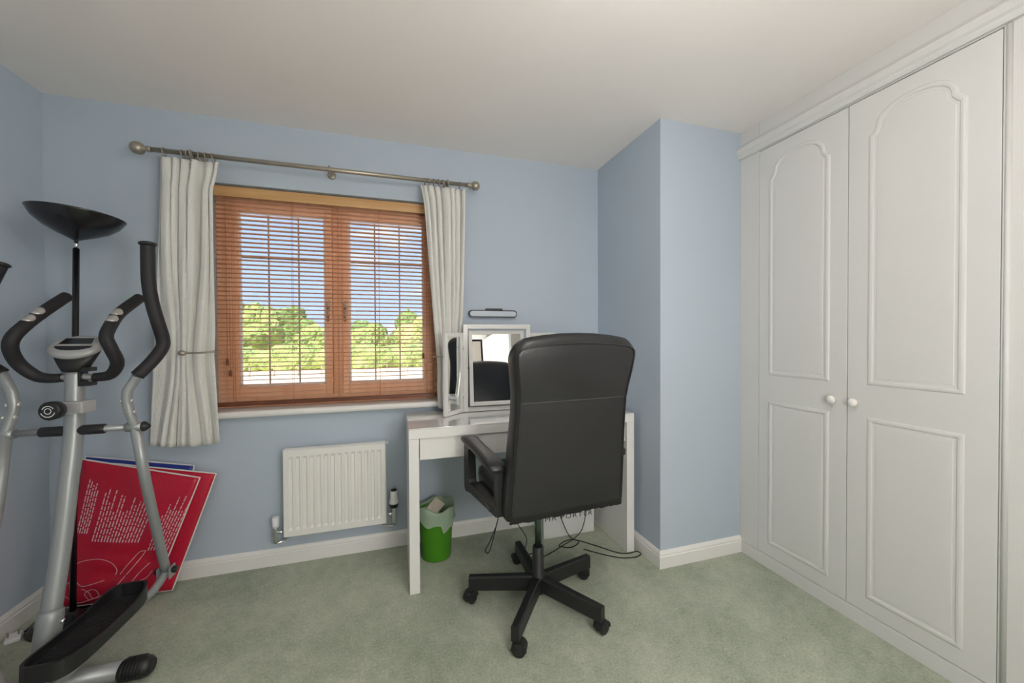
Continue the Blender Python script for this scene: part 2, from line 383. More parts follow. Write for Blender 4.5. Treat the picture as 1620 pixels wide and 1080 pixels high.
# ------------------------------------------------------------------ venetian blind
BX0, BX1, BY = 0.668, 1.838, 0.030
bl = thing('venetian_blind', ((BX0+BX1)/2, BY, 0.874), 'wooden venetian blind with open orange-brown slats hanging inside the window recess', 'blind')
MB().box(BX0, BX1, BY-0.012, BY-0.004, 1.998, 2.052, 0.002).build('valance', M_VALANCE, bl)
MB().box(BX0+0.01, BX1-0.01, BY-0.003, BY+0.028, 2.012, 2.056, 0.002).build('headrail', M_VALANCE, bl)
nS = 45; pitch_s = 0.0242; zt = 1.984
def slat_mesh():
    m = MB(); n = 6; W = 0.025; vs = []
    for side in (0, 1):
        for i in range(n+1):
            t = i/n-0.5; y = BY+0.010+t*W; z = zt-0.0026*(4*t*t)-0.0020*t/0.5-(0.0016 if side else 0)
            for x in (BX0, BX1): vs.append((x, y, z))
    k = 2*(n+1); fs = []
    for i in range(n): fs += [[2*i, 2*i+1, 2*i+3, 2*i+2], [k+2*i, k+2*i+2, k+2*i+3, k+2*i+1], [2*i, 2*i+2, k+2*i+2, k+2*i], [2*i+1, k+2*i+1, k+2*i+3, 2*i+3]]
    fs += [[0, k, k+1, 1], [2*n, 2*n+1, k+2*n+1, k+2*n]]
    m.add(vs, fs); return m
s0 = slat_mesh().build('slat', M_SLAT, bl)
for i in range(1, nS): dup(s0, bl, (0, 0, -i*pitch_s))
MB().box(BX0, BX1, BY-0.004, BY+0.024, 0.8745, 0.896, 0.003).build('bottom_rail', M_RAILW, bl)
for lx in (0.745, 1.03, 1.265, 1.49, 1.765):
    lc = MB()
    for y in (BY-0.0045, BY+0.0245): lc.tube([(lx, y, 2.0), (lx, y, 0.89)], 0.0009, 5)
    for i in range(nS): lc.tube([(lx, BY-0.0045, zt-i*pitch_s-0.004), (lx, BY+0.0245, zt-i*pitch_s-0.004)], 0.0006, 4)
    lc.build('ladder_cord', M_CORD, bl)
for cx, zb in ((0.724, 1.135), (0.737, 1.075), (1.742, 1.150)):
    pc = MB(); pc.tube([(cx, BY-0.018, 2.0), (cx, BY-0.018, zb)], 0.0012, 6); pcd = pc.build('pull_cord', M_CORD, bl)
    MB().lathe([(0.001, 0.0), (0.0055, -0.006), (0.0075, -0.03), (0.005, -0.036), (0.001, -0.037)], (cx, BY-0.018, zb), 12).build('cord_toggle', M_RAILW, pcd)

# ------------------------------------------------------------------ curtain pole
RY, RZ = -0.090, 2.157
pole = thing('curtain_pole', (1.235, RY, RZ), 'pewter metal curtain pole with round finials above the window', 'curtain pole')
MB().tube([(0.455, RY, RZ), (2.005, RY, RZ)], 0.0115, 16).build('rod', M_PEWTER, pole)
for sgn, ex, rr in ((-1, 0.46, 0.030), (1, 2.0, 0.027)):
    fm = MB(); pr = [(0.0125, 0), (0.0145, 0.004), (0.0145, 0.014), (0.0105, 0.018), (0.0105, 0.024), (0.013, 0.027)]
    pr += [(rr*math.sin(a), 0.024+rr-rr*math.cos(a)*1.0) for a in [0.5+(PI-0.5)*i/12 for i in range(13)]]
    fm.lathe([(r, sgn*h) for r, h in pr], (ex, RY, RZ), 24, axis='X'); fm.build('finial', M_PEWTER, pole)
for bx in (0.620, 1.243, 1.885):
    b = MB(); b.lathe([(0.022, 0), (0.022, -0.006), (0.016, -0.010), (0.007, -0.012), (0.007, -0.075)], (bx, -0.0005, RZ+0.002), 20, axis='Y')
    b.tube([(bx, RY+0.017*math.cos(a), RZ+0.017*math.sin(a)) for a in [2*PI*i/20 for i in range(20)]], 0.004, 8, closed=True)
    b.tube([(bx, RY, RZ-0.017), (bx, RY, RZ-0.032)], 0.004, 8); b.build('bracket', M_PEWTER, pole)
def ring_at(x, tilt):
    g = MB(); g.tube([(x+0.019*math.sin(a)*tilt, RY+0.019*math.cos(a), RZ-0.006+0.019*math.sin(a)) for a in [2*PI*i/20 for i in range(20)]], 0.0024, 8, closed=True)
    g.tube([(x, RY, RZ-0.025), (x, RY, RZ-0.0265)], 0.0018, 6); g.build('ring', M_PEWTER, pole)
for x in (0.510, 0.585, 0.605, 0.628, 0.655, 0.682, 0.712): ring_at(x, random.uniform(-0.25, 0.25))
for x in (1.752, 1.775, 1.802, 1.832, 1.858, 1.885, 1.955): ring_at(x, random.uniform(-0.25, 0.25))

# ------------------------------------------------------------------ curtains
def curtain(name, label, xe, zs, folds, tie, seed, ztop=2.126, zbot=0.716):
    """xe(v) -> left and right edge; tie=(v, u centre, squeeze, width)"""
    rnd = random.Random(seed); NU, NV = 150, 64; vs = []; uvs = []
    amp = [rnd.uniform(0.7, 1.25) for _ in range(folds+2)]; ph = [rnd.uniform(-0.3, 0.3) for _ in range(folds+2)]
    for j in range(NV+1):
        v = j/NV; xl, xr = xe(v); z = lerp(ztop, zbot, v)
        g = math.exp(-((v-tie[0])/tie[3])**2)
        for i in range(NU+1):
            u = i/NU
            uu = u + (tie[1]-u)*tie[2]*g*math.sin(PI*min(1, max(0, u)))**0.6
            uw = u+0.030*math.sin(9*u+seed)+0.016*math.sin(21*u+2*seed+1.5*v)
            k = max(0.0, min(0.9999, uw*0.955+0.02))*folds; ki = int(min(k, folds-1)); fr = k-ki
            A = lerp(amp[ki], amp[ki+1], fr)
            pinch = 1.0 if v > 0.10 else lerp(0.55, 1.0, v/0.10)
            drift = 0.35*math.sin(3.1*v+seed)+ph[ki]*(1-fr)+ph[ki+1]*fr
            w = math.sin(2*PI*k+drift*2.2)
            sharp = math.copysign(abs(w)**0.75, w)*0.8+0.25*math.sin(4*PI*k+3*v+seed)*(0.4+0.6*v)
            y = RY + 0.024*A*pinch*sharp*(1-0.35*g) + 0.006*math.sin(17*u+6*v) - 0.012*v*(1-v)
            if v < 0.075: y += 0.010*math.copysign(1, math.sin(2*PI*k))*(1-v/0.075)*abs(math.sin(2*PI*k))
            y = min(y, -0.058)
            x = lerp(xl, xr, uu) + 0.006*A*math.cos(2*PI*k+drift*2.2)
            zz = z + (0.004*math.sin(2*PI*k) if j == 0 else 0) - (0.010*math.sin(PI*u*1.0)+0.004*w)*(v**6) + (0.012*(0.5-u))*(v**6)
            vs.append((x, y, zz)); uvs.append((u*(0.62), (1-v)*1.42))
    fs = [[j*(NU+1)+i, (j+1)*(NU+1)+i, (j+1)*(NU+1)+i+1, j*(NU+1)+i+1] for j in range(NV) for i in range(NU)]
    m = MB(); m.add(vs, fs, 0, True)
    o = m.build(name, M_CURTAIN, label=label, cat='curtain', group=None, recalc=False)
    me = o.data; ul = me.uv_layers.new(name='cloth')
    for lp in me.loops: ul.data[lp.index].uv = uvs[lp.vertex_index]
    sd = o.modifiers.new('thick', 'SOLIDIFY'); sd.thickness = 0.0025; sd.offset = 0
    return o
def xeL(v): return (interp(v, [0, .08, .3, .6, 1], [.486, .487, .474, .458, .426]), interp(v, [0, .05, .10, .30, .60, .69, .8, 1], [.738, .728, .712, .712, .713, .708, .716, .728]))
def xeR(v): return (interp(v, [0, .06, .12, .35, .6, .8, .93, 1], [1.722, 1.737, 1.745, 1.765, 1.790, 1.812, 1.812, 1.822]), interp(v, [0, .1, .4, .8, 1], [1.985, 1.980, 1.972, 1.955, 1.955]))
curtain('curtain', 'cream waffle cotton curtain hooked back beside the exercise machine', xeL, None, 6, (0.69, 0.50, 0.62, 0.24), 3)
curtain('curtain', 'cream waffle cotton curtain hanging behind the folding mirror', xeR, None, 7, (0.80, 0.35, 0.30, 0.18), 5, zbot=0.818)
# metal holdbacks that grip the curtains
hb = thing('curtain_holdback', (0.74, -0.02, 1.17), 'pewter hook holding back the curtain beside the exercise machine', 'holdback')
m = MB(); m.tube(smooth_path([(0.650, -0.0005, 1.178), (0.700, -0.040, 1.178), (0.726, -0.090, 1.178), (0.718, -0.128, 1.177), (0.690, -0.139, 1.174), (0.64, -0.140, 1.172), (0.604, -0.139, 1.172)]), 0.0045, 10); m.build('hook', M_PEWTER, hb)
MB().ball((0.592, -0.139, 1.172), 0.013, sc3=(1.35, 1, 1)).build('knob', M_PEWTER, hb)
MB().lathe([(0.018, 0), (0.018, -0.004), (0.008, -0.008)], (0.650, -0.0005, 1.178), 16, axis='Y').build('wall_plate', M_PEWTER, hb)
hb = thing('curtain_holdback', (1.80, -0.02, 1.17), 'slim pewter hook around the curtain behind the folding mirror', 'holdback')
m = MB(); m.tube(smooth_path([(1.87, -0.0005, 1.13), (1.82, -0.04, 1.13), (1.795, -0.09, 1.13), (1.806, -0.128, 1.13), (1.84, -0.137, 1.131), (1.90, -0.137, 1.132)]), 0.0045, 10); m.build('hook', M_PEWTER, hb)
MB().ball((1.908, -0.137, 1.132), 0.013, sc3=(1.35, 1, 1)).build('knob', M_PEWTER, hb)

# ------------------------------------------------------------------ radiator
RX0, RX1, RZ0, RZ1, RYF, RYB = 0.998, 1.524, 0.174, 0.645, -0.085, -0.035
rad = thing('radiator', ((RX0+RX1)/2, -0.05, RZ0), 'white panel radiator with vertical flutes below the window', 'radiator')
pm = MB(); pm.box(RX0, RX1, RYF+0.012, RYB, RZ0, RZ1, 0.006)
nF = 14; mx_, mz = 0.022, 0.045; pw = (RX1-RX0-2*mx_)/nF
xs = [RX0+0.006]; dep = [0]
for i in range(nF):
    a = RX0+mx_+i*pw
    for t, d in ((0.18, 0), (0.30, 1), (0.70, 1), (0.82, 0)): xs.append(a+t*pw); dep.append(d)
xs.append(RX1-0.006); dep.append(0)
zs = [RZ0+0.006, RZ0+mz-0.008, RZ0+mz+0.006, RZ1-mz-0.006, RZ1-mz+0.008, RZ1-0.006]; zd = [0, 0, 1, 1, 0, 0]
vs = [(x, RYF+0.007*d*e, z) for z, e in zip(zs, zd) for x, d in zip(xs, dep)]; nx = len(xs)
pm.add(vs, [[j*nx+i, j*nx+i+1, (j+1)*nx+i+1, (j+1)*nx+i] for j in range(len(zs)-1) for i in range(nx-1)])
per = [(xs[0], zs[0]), (xs[-1], zs[0]), (xs[-1], zs[-1]), (xs[0], zs[-1])]
out = [(RX0, RZ0), (RX1, RZ0), (RX1, RZ1), (RX0, RZ1)]
v8 = [(x, RYF, z) for x, z in per]+[(x, RYF+0.014, z) for x, z in out]
pm.add(v8, [[i, (i+1) % 4, 4+(i+1) % 4, 4+i] for i in range(4)])
pm.build('panel', M_RAD, rad)
for bx in (RX0+0.08, RX1-0.08): MB().box(bx-0.02, bx+0.02, RYB, -0.0005, RZ1-0.16, RZ1-0.06, 0.002).build('wall_bracket', M_RAD, rad)
MB().tube([(RX1, -0.055, RZ1-0.012), (RX1+0.012, -0.055, RZ1-0.012)], 0.008, 10).build('bleed_plug', M_WHITEP, rad)
VL = (RX0-0.040, -0.055)
m = MB(); m.tube([(RX0, -0.055, RZ0+0.025), (VL[0], -0.055, RZ0+0.025)], 0.009, 10); m.lathe([(0.012, -0.045), (0.013, -0.02), (0.011, 0.03), (0.012, 0.04)], (VL[0], VL[1], RZ0+0.015), 14); m.tube([(VL[0], -0.055, RZ0-0.026), (VL[0]+0.012, -0.055, RZ0-0.034), (VL[0]+0.045, -0.05, RZ0-0.022), (VL[0]+0.06, -0.0005, RZ0-0.02)], 0.0075, 10); m.build('valve_body', M_CHROME, rad)
MB().lathe([(0.014, 0), (0.017, 0.012), (0.018, 0.05), (0.016, 0.056)], (VL[0], VL[1], RZ0+0.053), 16).build('valve_cap', M_WHITEP, rad)
VR = (RX1+0.040, -0.055)
m = MB(); m.tube([(RX1, -0.055, RZ0+0.045), (VR[0], -0.055, RZ0+0.045)], 0.010, 10); m.lathe([(0.011, -0.04), (0.014, -0.02), (0.013, 0.05), (0.015, 0.06)], (VR[0], VR[1], RZ0+0.02), 14); m.tube([(VR[0], -0.055, RZ0-0.016), (VR[0]-0.012, -0.055, RZ0-0.028), (VR[0]-0.06, -0.05, RZ0-0.016), (VR[0]-0.07, -0.0005, RZ0-0.015)], 0.0075, 10); m.build('valve_body', M_CHROME, rad)
MB().lathe([(0.016, 0), (0.022, 0.004), (0.027, 0.022), (0.027, 0.026)], (VR[0], VR[1], RZ0+0.078), 18).build('thermostat_collar', M_BLACKP, rad)
th = MB().lathe([(0.026, 0), (0.028, 0.008), (0.021, 0.030), (0.020, 0.070), (0.0185, 0.074)], (VR[0], VR[1], RZ0+0.104), 18).build('thermostat_head', M_WHITEP, rad)
MB().lathe([(0.0165, 0), (0.0165, 0.006), (0.011, 0.007)], (VR[0], VR[1], RZ0+0.1775), 18).build('head_cap', M_BLACKP, th)

# ------------------------------------------------------------------ dressing table
TX0, TX1, TY0, TY1, TZ = 1.638, 2.893, -0.480, -0.055, 0.802
tb = thing('dressing_table', ((TX0+TX1)/2, (TY0+TY1)/2, 0), 'white lacquered dressing table with slab sides and a glass top', 'table')
for a, b in ((TX0, TX0+0.048), (TX1-0.048, TX1)): MB().box(a, b, TY0, TY1, 0, TZ-0.050, 0.0015).build('side_panel', M_DESK, tb)
MB().box(TX0, TX1, TY0, TY1, TZ-0.0495, TZ-0.006, 0.0015).build('top_panel', M_DESK, tb)
MB().box(TX0+0.001, TX1-0.001, TY0+0.001, TY1, TZ-0.0055, TZ, 0.001).build('glass_top', M_DGLASS, tb)
dw = MB(); dw.box(TX0+0.052, TX1-0.052, TY0+0.012, TY0+0.030, TZ-0.158, TZ-0.053, 0.0015)
drw = dw.build('drawer', M_DESK, tb)
m = MB(); m.box(TX0+0.065, TX1-0.065, TY0+0.030, TY1-0.03, TZ-0.150, TZ-0.142); m.box(TX0+0.065, TX0+0.077, TY0+0.03, TY1-0.03, TZ-0.142, TZ-0.07); m.box(TX1-0.077, TX1-0.065, TY0+0.03, TY1-0.03, TZ-0.142, TZ-0.07); m.box(TX0+0.077, TX1-0.077, TY1-0.042, TY1-0.03, TZ-0.142, TZ-0.07)
m.build('drawer_box', M_DESK, drw)
MB().box(TX0+0.052, TX0+0.085, TY0+0.03, TY0+0.30, TZ-0.163, TZ-0.155).build('drawer_runner', M_BLACKP, tb)

# ------------------------------------------------------------------ folding mirror on the table
tm = thing('folding_mirror', (2.167, -0.15, TZ), 'three-part folding table mirror in a white wooden frame', 'mirror')
MX0, MX1, MZ0, MZ1, MY = 1.960, 2.374, TZ+0.003, 1.318, -0.150
def frame4(x0, x1, z0, z1, y0, y1, wd, b=0.002, low=None):
    m = MB(); lw = low or wd
    m.box(x0, x0+wd, y0, y1, z0, z1, b); m.box(x1-wd, x1, y0, y1, z0, z1, b); m.box(x0+wd, x1-wd, y0, y1, z0, z0+lw, b); m.box(x0+wd, x1-wd, y0, y1, z1-wd, z1, b); return m
frame4(MX0, MX1, MZ0, MZ1, MY-0.012, MY+0.012, 0.026).build('outer_frame', M_DESK, tm)
TI = RM('X', -7.0, (0, MY, 1.06))
ifr = frame4(MX0+0.034, MX1-0.034, MZ0+0.034, MZ1-0.034, MY-0.010, MY+0.010, 0.022).xf(TI).build('tilting_frame', M_DESK, tm)
MB().box(MX0+0.054, MX1-0.054, MY-0.003, MY+0.002, MZ0+0.054, MZ1-0.054).xf(TI).build('mirror_glass', M_MIRROR, ifr)
for sx_ in (MX0+0.030, MX1-0.030): MB().tube([(sx_-0.006, MY, 1.06), (sx_+0.006, MY, 1.06)], 0.005, 10).build('pivot', M_BLACKP, tm)
for sgn in (-1, 1):
    hx = MX0-0.003 if sgn < 0 else MX1+0.003; wd = 0.165
    z1 = 1.268
    g = frame4(hx-wd if sgn < 0 else hx, hx if sgn < 0 else hx+wd, MZ0, z1, MY-0.010, MY+0.008, 0.022, low=0.022)
    Mx = RM('Z', 42 if sgn < 0 else -42, (hx, MY, 0))
    g.xf(Mx); wg = g.build('wing_frame', M_DESK, tm)
    MB().box((hx-wd if sgn < 0 else hx)+0.02, (hx if sgn < 0 else hx+wd)-0.02, MY-0.004, MY+0.002, MZ0+0.02, z1-0.02).xf(Mx).build('wing_glass', M_MIRROR, wg)
    for hz in (0.90, 1.18): MB().tube([(hx, MY-0.012, hz-0.015), (hx, MY-0.012, hz+0.015)], 0.004, 8).build('hinge', M_CHROME, tm)

# slim lamp on the wall above the mirror
wl = thing('wall_light', (2.175, -0.015, 1.37), 'slim black-rimmed light bar on the wall above the folding mirror', 'light')
def capsule(x0, x1, z0, z1, r, n=8):
    pts = []
    for cx, cz, a0 in ((x1-r, z0+r, -PI/2), (x1-r, z1-r, 0), (x0+r, z1-r, PI/2), (x0+r, z0+r, PI)):
        pts += [(cx+r*math.cos(a0+PI/2*i/n), cz+r*math.sin(a0+PI/2*i/n)) for i in range(n+1)]
    return pts
MB().prism(capsule(2.019, 2.331, 1.368, 1.413, 0.020), 'Y', -0.028, -0.006).build('housing', M_BLACKP, wl)
MB().prism(capsule(2.025, 2.325, 1.3735, 1.4065, 0.016), 'Y', -0.030, -0.027).build('diffuser', M_DIFF, wl)
MB().box(2.128, 2.236, -0.026, -0.0005, 1.405, 1.424, 0.004).build('mount', M_BLACKP, wl)

# ------------------------------------------------------------------ office chair
CX, CY = 2.212, -0.708
ch = thing('office_chair', (CX, CY, 0), 'black leather high-back swivel chair on a five-star castor base', 'chair')
for k, ang in enumerate((161, 89, 17, -55, -127)):
    a = math.radians(ang); d = Vector((math.cos(a), math.sin(a), 0)); n = Vector((-d.y, d.x, 0))
    lg = MB(); hw, L = 0.018, 0.325
    prof = [(0.030, 0.066, 0.132), (0.20, 0.061, 0.125), (L, 0.057, 0.119)]
    vs = []
    for t, z0, z1 in prof:
        c = Vector((CX, CY, 0))+d*t; w_ = hw*(1.1 if t < 0.1 else 0.95)
        vs += [c-n*w_+Vector((0, 0, z0)), c+n*w_+Vector((0, 0, z0)), c+n*w_+Vector((0, 0, z1-0.006)), c+n*(w_-0.006)+Vector((0, 0, z1)), c-n*(w_-0.006)+Vector((0, 0, z1)), c-n*w_+Vector((0, 0, z1-0.006))]
    fs = [[i*6+j, i*6+(j+1) % 6, (i+1)*6+(j+1) % 6, (i+1)*6+j] for i in range(2) for j in range(6)] + [[0, 1, 2, 3, 4, 5], [17, 16, 15, 14, 13, 12]]
    lg.add(vs, fs); leg = lg.build('base_leg', M_BLACKP, ch)
    # castor: two wheels, hood and stem; swivelled
    sw = math.radians(ang+(60, 20, 130, 75, 100)[k]); wd = Vector((math.cos(sw), math.sin(sw), 0)); ax = Vector((-wd.y, wd.x, 0))
    c = Vector((CX, CY, 0))+d*(L-0.014)
    wc = c+wd*0.012+Vector((0, 0, 0.027))
    st = MB(); st.tube([c+Vector((0, 0, 0.045)), c+Vector((0, 0, 0.075))], 0.008, 10)
    arc = [wc+wd*(0.031*math.cos(t))+Vector((0, 0, 0.031*math.sin(t))) for t in [PI*1.05*i/12-0.1 for i in range(13)]]
    vs = []
    for p in arc: vs += [p-ax*0.022, p+ax*0.022, wc+(p-wc)*0.86+ax*0.022, wc+(p-wc)*0.86-ax*0.022]
    fs = [[i*4+j, i*4+(j+1) % 4, i*4+4+(j+1) % 4, i*4+4+j] for i in range(12) for j in range(4)]+[[0, 1, 2, 3], [51, 50, 49, 48]]
    st.add(vs, fs, 0); cst = st.build('castor', M_BLACKP, ch)
    for sg in (-1, 1):
        wh = MB(); wh.tube([wc+ax*sg*0.006, wc+ax*sg*0.008, wc+ax*sg*0.019, wc+ax*sg*0.021], [0.024, 0.0268, 0.0268, 0.023], 22); wh.tube([wc+ax*sg*0.021, wc+ax*sg*0.0225], [0.017, 0.014], 18); wh.build('wheel', M_BLACKP, cst)
m = MB(); m.lathe([(0.012, 0.040), (0.030, 0.052), (0.034, 0.062), (0.034, 0.134), (0.027, 0.142), (0.026, 0.262), (0.021, 0.268)], (CX, CY, 0), 24); m.build('hub', M_BLACKP, ch)
m = MB(); m.tube([(CX, CY, 0.26), (CX, CY, 0.47)], 0.0145, 18); m.build('gas_lift', M_POST, ch)
BX = CX+0.019
m = MB(); m.box(BX-0.13, BX+0.10, CY-0.14, CY+0.12, 0.465, 0.505, 0.012); mech = m.build('tilt_mechanism', M_BLACKP, ch)
m = MB(); m.tube(smooth_path([(BX+0.08, CY-0.06, 0.488), (BX+0.18, CY-0.07, 0.485), (BX+0.245, CY-0.08, 0.490)]), 0.006, 10); m.build('tilt_lever', M_CHROME, mech)
m = MB(); m.tube([(BX+0.24, CY-0.08, 0.490), (BX+0.285, CY-0.085, 0.493)], 0.012, 12, flat=((0, 0, 1), 0.6)); m.build('lever_paddle', M_BLACKP, mech)
# seat: rounded cushion
def cushion(x0, x1, y0, y1, z0, z1, e=5.0, n=40, k=10):
    m = MB(); vs = []; cx, cy, cz = (x0+x1)/2, (y0+y1)/2, (z0+z1)/2; hx, hy, hz = (x1-x0)/2, (y1-y0)/2, (z1-z0)/2
    for j in range(k+1):
        ph = -PI/2+PI*j/k; cz_ = math.copysign(abs(math.sin(ph))**0.6, math.sin(ph)); rr = abs(math.cos(ph))**0.35
        for i in range(n):
            a = 2*PI*i/n; c_, s_ = math.cos(a), math.sin(a)
            vs.append((cx+hx*rr*math.copysign(abs(c_)**(2/e), c_), cy+hy*rr*math.copysign(abs(s_)**(2/e), s_), cz+hz*cz_))
    m.add(vs, [[j*n+i, j*n+(i+1) % n, (j+1)*n+(i+1) % n, (j+1)*n+i] for j in range(k) for i in range(n)], 0, True); return m
cushion(BX-0.252, BX+0.252, -0.905, -0.405, 0.503, 0.612).build('seat', M_LEATHER, ch)
# back: lofted shell
ZB = 0.535
def hwid(z): return 1.06*interp(z, [0.50, 0.55, 0.75, 0.95, 1.03, 1.10, 1.17, 1.26], [0.250, 0.252, 0.243, 0.234, 0.236, 0.246, 0.254, 0.250])
def yrear(z): return interp(z, [0.50, 0.56, 0.80, 1.00, 1.12, 1.26], [-0.958, -0.968, -0.995, -1.022, -1.045, -1.062])
def thick(z): return interp(z, [0.50, 0.60, 0.80, 1.0, 1.15, 1.26], [0.075, 0.085, 0.090, 0.085, 0.090, 0.070])
def ztop(u):
    a = abs(u); z = 1.258-0.030*a*a
    if a > 0.78: q = (a-0.78)/0.22; z -= 0.055*(1-math.sqrt(max(0, 1-q*q)))
    return z
us = [-1, -0.985, -0.95, -0.9, -0.82, -0.7, -0.5, -0.25, 0, 0.25, 0.5, 0.7, 0.82, 0.9, 0.95, 0.985, 1]; NR = 36; loops = []
for j in range(NR+1):
    s_ = j/NR; row = []
    for side in (0, 1):
        for u in (us if side == 0 else us[::-1]):
            zt_ = ztop(u); z = ZB+s_*(1.258-ZB)-(s_**7)*(1.258-zt_); t = thick(z)
            edge = 1-max(0, (abs(u)-0.95)/0.05)**2*0.32
            top = 1-max(0, (s_-0.93)/0.07)**2*0.55
            yc = yrear(z)+t/2; h = t/2*edge*top
            if side == 0: y = yc-h-0.010*(1-u*u)*min(1, s_*6)*(1-max(0, (s_-0.9)/0.1))
            else: y = yc+h+0.022*(1-u**4)*math.sin(PI*min(1, s_*1.02))
            if side == 0 and 0.62 < s_ < 0.66: y += 0.0025
            row.append(Vector((BX+u*hwid(z), y, z)))
    loops.append(row)
nr = len(loops[0]); bk = MB(); allv = [p for r in loops for p in r]
seam_j = next(j for j in range(NR+1) if loops[j][8].z > 0.99)
for j in range(NR):
    for i in range(nr):
        i2 = (i+1) % nr
        low = j < seam_j and i < len(us)-1 and 1 <= i < len(us)-2
        bk.f.append([j*nr+i, j*nr+i2, (j+1)*nr+i2, (j+1)*nr+i]); bk.mi.append(1 if low else 0); bk.sm.append(True)
bk.v = allv
bk.f.append(list(range(nr))[::-1]); bk.mi.append(1); bk.sm.append(False)
bk.f.append([NR*nr+i for i in range(nr)]); bk.mi.append(0); bk.sm.append(True)
back = bk.build('backrest', [M_LEATHER, M_FABRIC], ch)
sm_ = MB(); sm_.tube([loops[seam_j][i]+Vector((0, -0.0004, 0)) for i in range(2, len(us)-2)], 0.0011, 6); sm_.build('cross_seam', M_STITCH, back)
for i in (2, len(us)-3):
    e = MB(); e.tube([loops[j][i]+Vector((0, -0.001, 0)) for j in range(1, NR-1)], 0.0030, 8); e.build('edge_piping', M_LEATHER, back)
e = MB(); e.tube([loops[NR-2][i]+Vector((0, -0.001, 0)) for i in range(2, len(us)-2)], 0.0028, 8); e.build('top_piping', M_LEATHER, back)
# ragged lower hem of the cover
hm = MB(); rn = random.Random(4); hv = []
for i in range(41):
    u = -0.97+1.94*i/40; y = yrear(0.52)-0.004; zz = ZB-0.010-rn.uniform(0, 0.006)
    hv += [(BX+u*0.266, y-0.001, ZB+0.02), (BX+u*0.266, y+0.002, zz), (BX+u*0.266, y+0.010, zz+0.004)]
hm.add(hv, [[3*i+a, 3*i+a+1, 3*i+a+4, 3*i+a+3] for i in range(40) for a in (0, 1)], 0, True); hm.build('cover_hem', M_FABRIC, back)
# armrests: padded top, front upright, lower rail, rear upright
for sg in (-1, 1):
    xo = BX+0.009+sg*0.308; am = thing('armrest', (0, 0, 0)); am.parent = ch; am.location = Vector((xo, -0.70, 0.5))-Vector((CX, CY, 0))
    fr = MB(); hw = 0.018
    poly_o = [(-0.900, 0.538), (-0.885, 0.523), (-0.610, 0.522), (-0.550, 0.512), (-0.535, 0.525), (-0.531, 0.738), (-0.552, 0.750), (-0.870, 0.722), (-0.895, 0.712)]
    poly_i = [(-0.868, 0.562), (-0.860, 0.556), (-0.625, 0.566), (-0.600, 0.566), (-0.594, 0.580), (-0.584, 0.714), (-0.598, 0.724), (-0.850, 0.698), (-0.866, 0.690)]
    n = len(poly_o); vs = []
    SH = lambda y: sg*lerp(-0.032, 0.010, (y+0.90)/0.37)
    for x in (xo-hw, xo+hw): vs += [(x+SH(y), y, z) for y, z in poly_o]+[(x+SH(y), y, z) for y, z in poly_i]
    fs = []
    for i in range(n):
        i2 = (i+1) % n
        fs += [[i, i2, n+i2, n+i], [2*n+i, 3*n+i, 3*n+i2, 2*n+i2], [i, 2*n+i, 2*n+i2, i2], [n+i, n+i2, 3*n+i2, 3*n+i]]
    fr.add(vs, fs); fo = fr.build('arm_frame', M_BLACKP, am)
    pad = MB(); pts = [(-0.905, 0.716, .6), (-0.893, 0.722, .92), (-0.86, 0.728, 1), (-0.78, 0.738, .95), (-0.68, 0.746, .9), (-0.60, 0.752, .95), (-0.545, 0.757, 1), (-0.525, 0.757, .9), (-0.517, 0.752, .5)]
    vs = []; K = 14
    for y, z, q in pts:
        for i in range(K):
            a = 2*PI*i/K; c_, s_ = math.cos(a), math.sin(a)
            vs.append((xo+SH(y)*0.5+0.041*q*math.copysign(abs(c_)**0.7, c_), y, z+0.016*q*math.copysign(abs(s_)**0.7, s_)))
    pad.add(vs, [[j*K+i, j*K+(i+1) % K, (j+1)*K+(i+1) % K, (j+1)*K+i] for j in range(len(pts)-1) for i in range(K)]+[list(range(K))[::-1], [(len(pts)-1)*K+i for i in range(K)]], 0, True)
    pad.build('arm_pad', M_LEATHER, am)
    st = MB(); st.box(min(xo, xo-sg*0.055), max(xo, xo-sg*0.055), -0.84, -0.56, 0.525, 0.552, 0.005); st.build('arm_bracket', M_BLACKP, am)

CT = math.radians(4.5)                                   # the upper part is swivelled a little
for o in list(ch.children):
    if o.name.split('.')[0] in ('base_leg', 'castor', 'hub', 'gas_lift'): continue
    o.location = Matrix.Rotation(CT, 3, 'Z') @ o.location; o.rotation_euler = (0, 0, CT)

# ------------------------------------------------------------------ waste bin
bc = (1.795, -0.170)
bn = thing('waste_bin', (bc[0], bc[1], 0), 'green translucent plastic waste bin with a liner under the table', 'bin')
MB().lathe([(0.001, 0.003), (0.078, 0.003), (0.080, 0.0), (0.082, 0.006), (0.096, 0.262), (0.098, 0.265), (0.094, 0.266), (0.093, 0.258), (0.079, 0.008), (0.001, 0.006)], (bc[0], bc[1], 0), 40).build('bucket', M_GREEN, bn)
ln = MB(); vs = []; K = 48; rl = random.Random(11)
base = [(0.068, 0.10), (0.086, 0.235), (0.097, 0.282), (0.101, 0.296), (0.1045, 0.286), (0.1055, 0.262), (0.107, 0.238), (0.108, 0.216)]
for j, (r, z) in enumerate(base):
    for i in range(K):
        a = 2*PI*i/K
        wob = 0.0025*math.sin(5*a+j)+0.002*math.sin(9*a+2*j); dz = 0
        if j in (2, 3, 4): dz = 0.010*math.sin(2*a+0.6)+0.008*math.sin(5*a)
        if j >= 6: dz = 0.012*math.sin(3*a+4.0)+0.006*math.sin(7*a+1)-(0.045 if j == 7 and -1.4 < (a if a < PI else a-2*PI) < -0.6 else 0)
        if j == 0: wob = 0
        vs.append((bc[0]+(r+wob)*math.cos(a), bc[1]+(r+wob)*math.sin(a), z+dz))
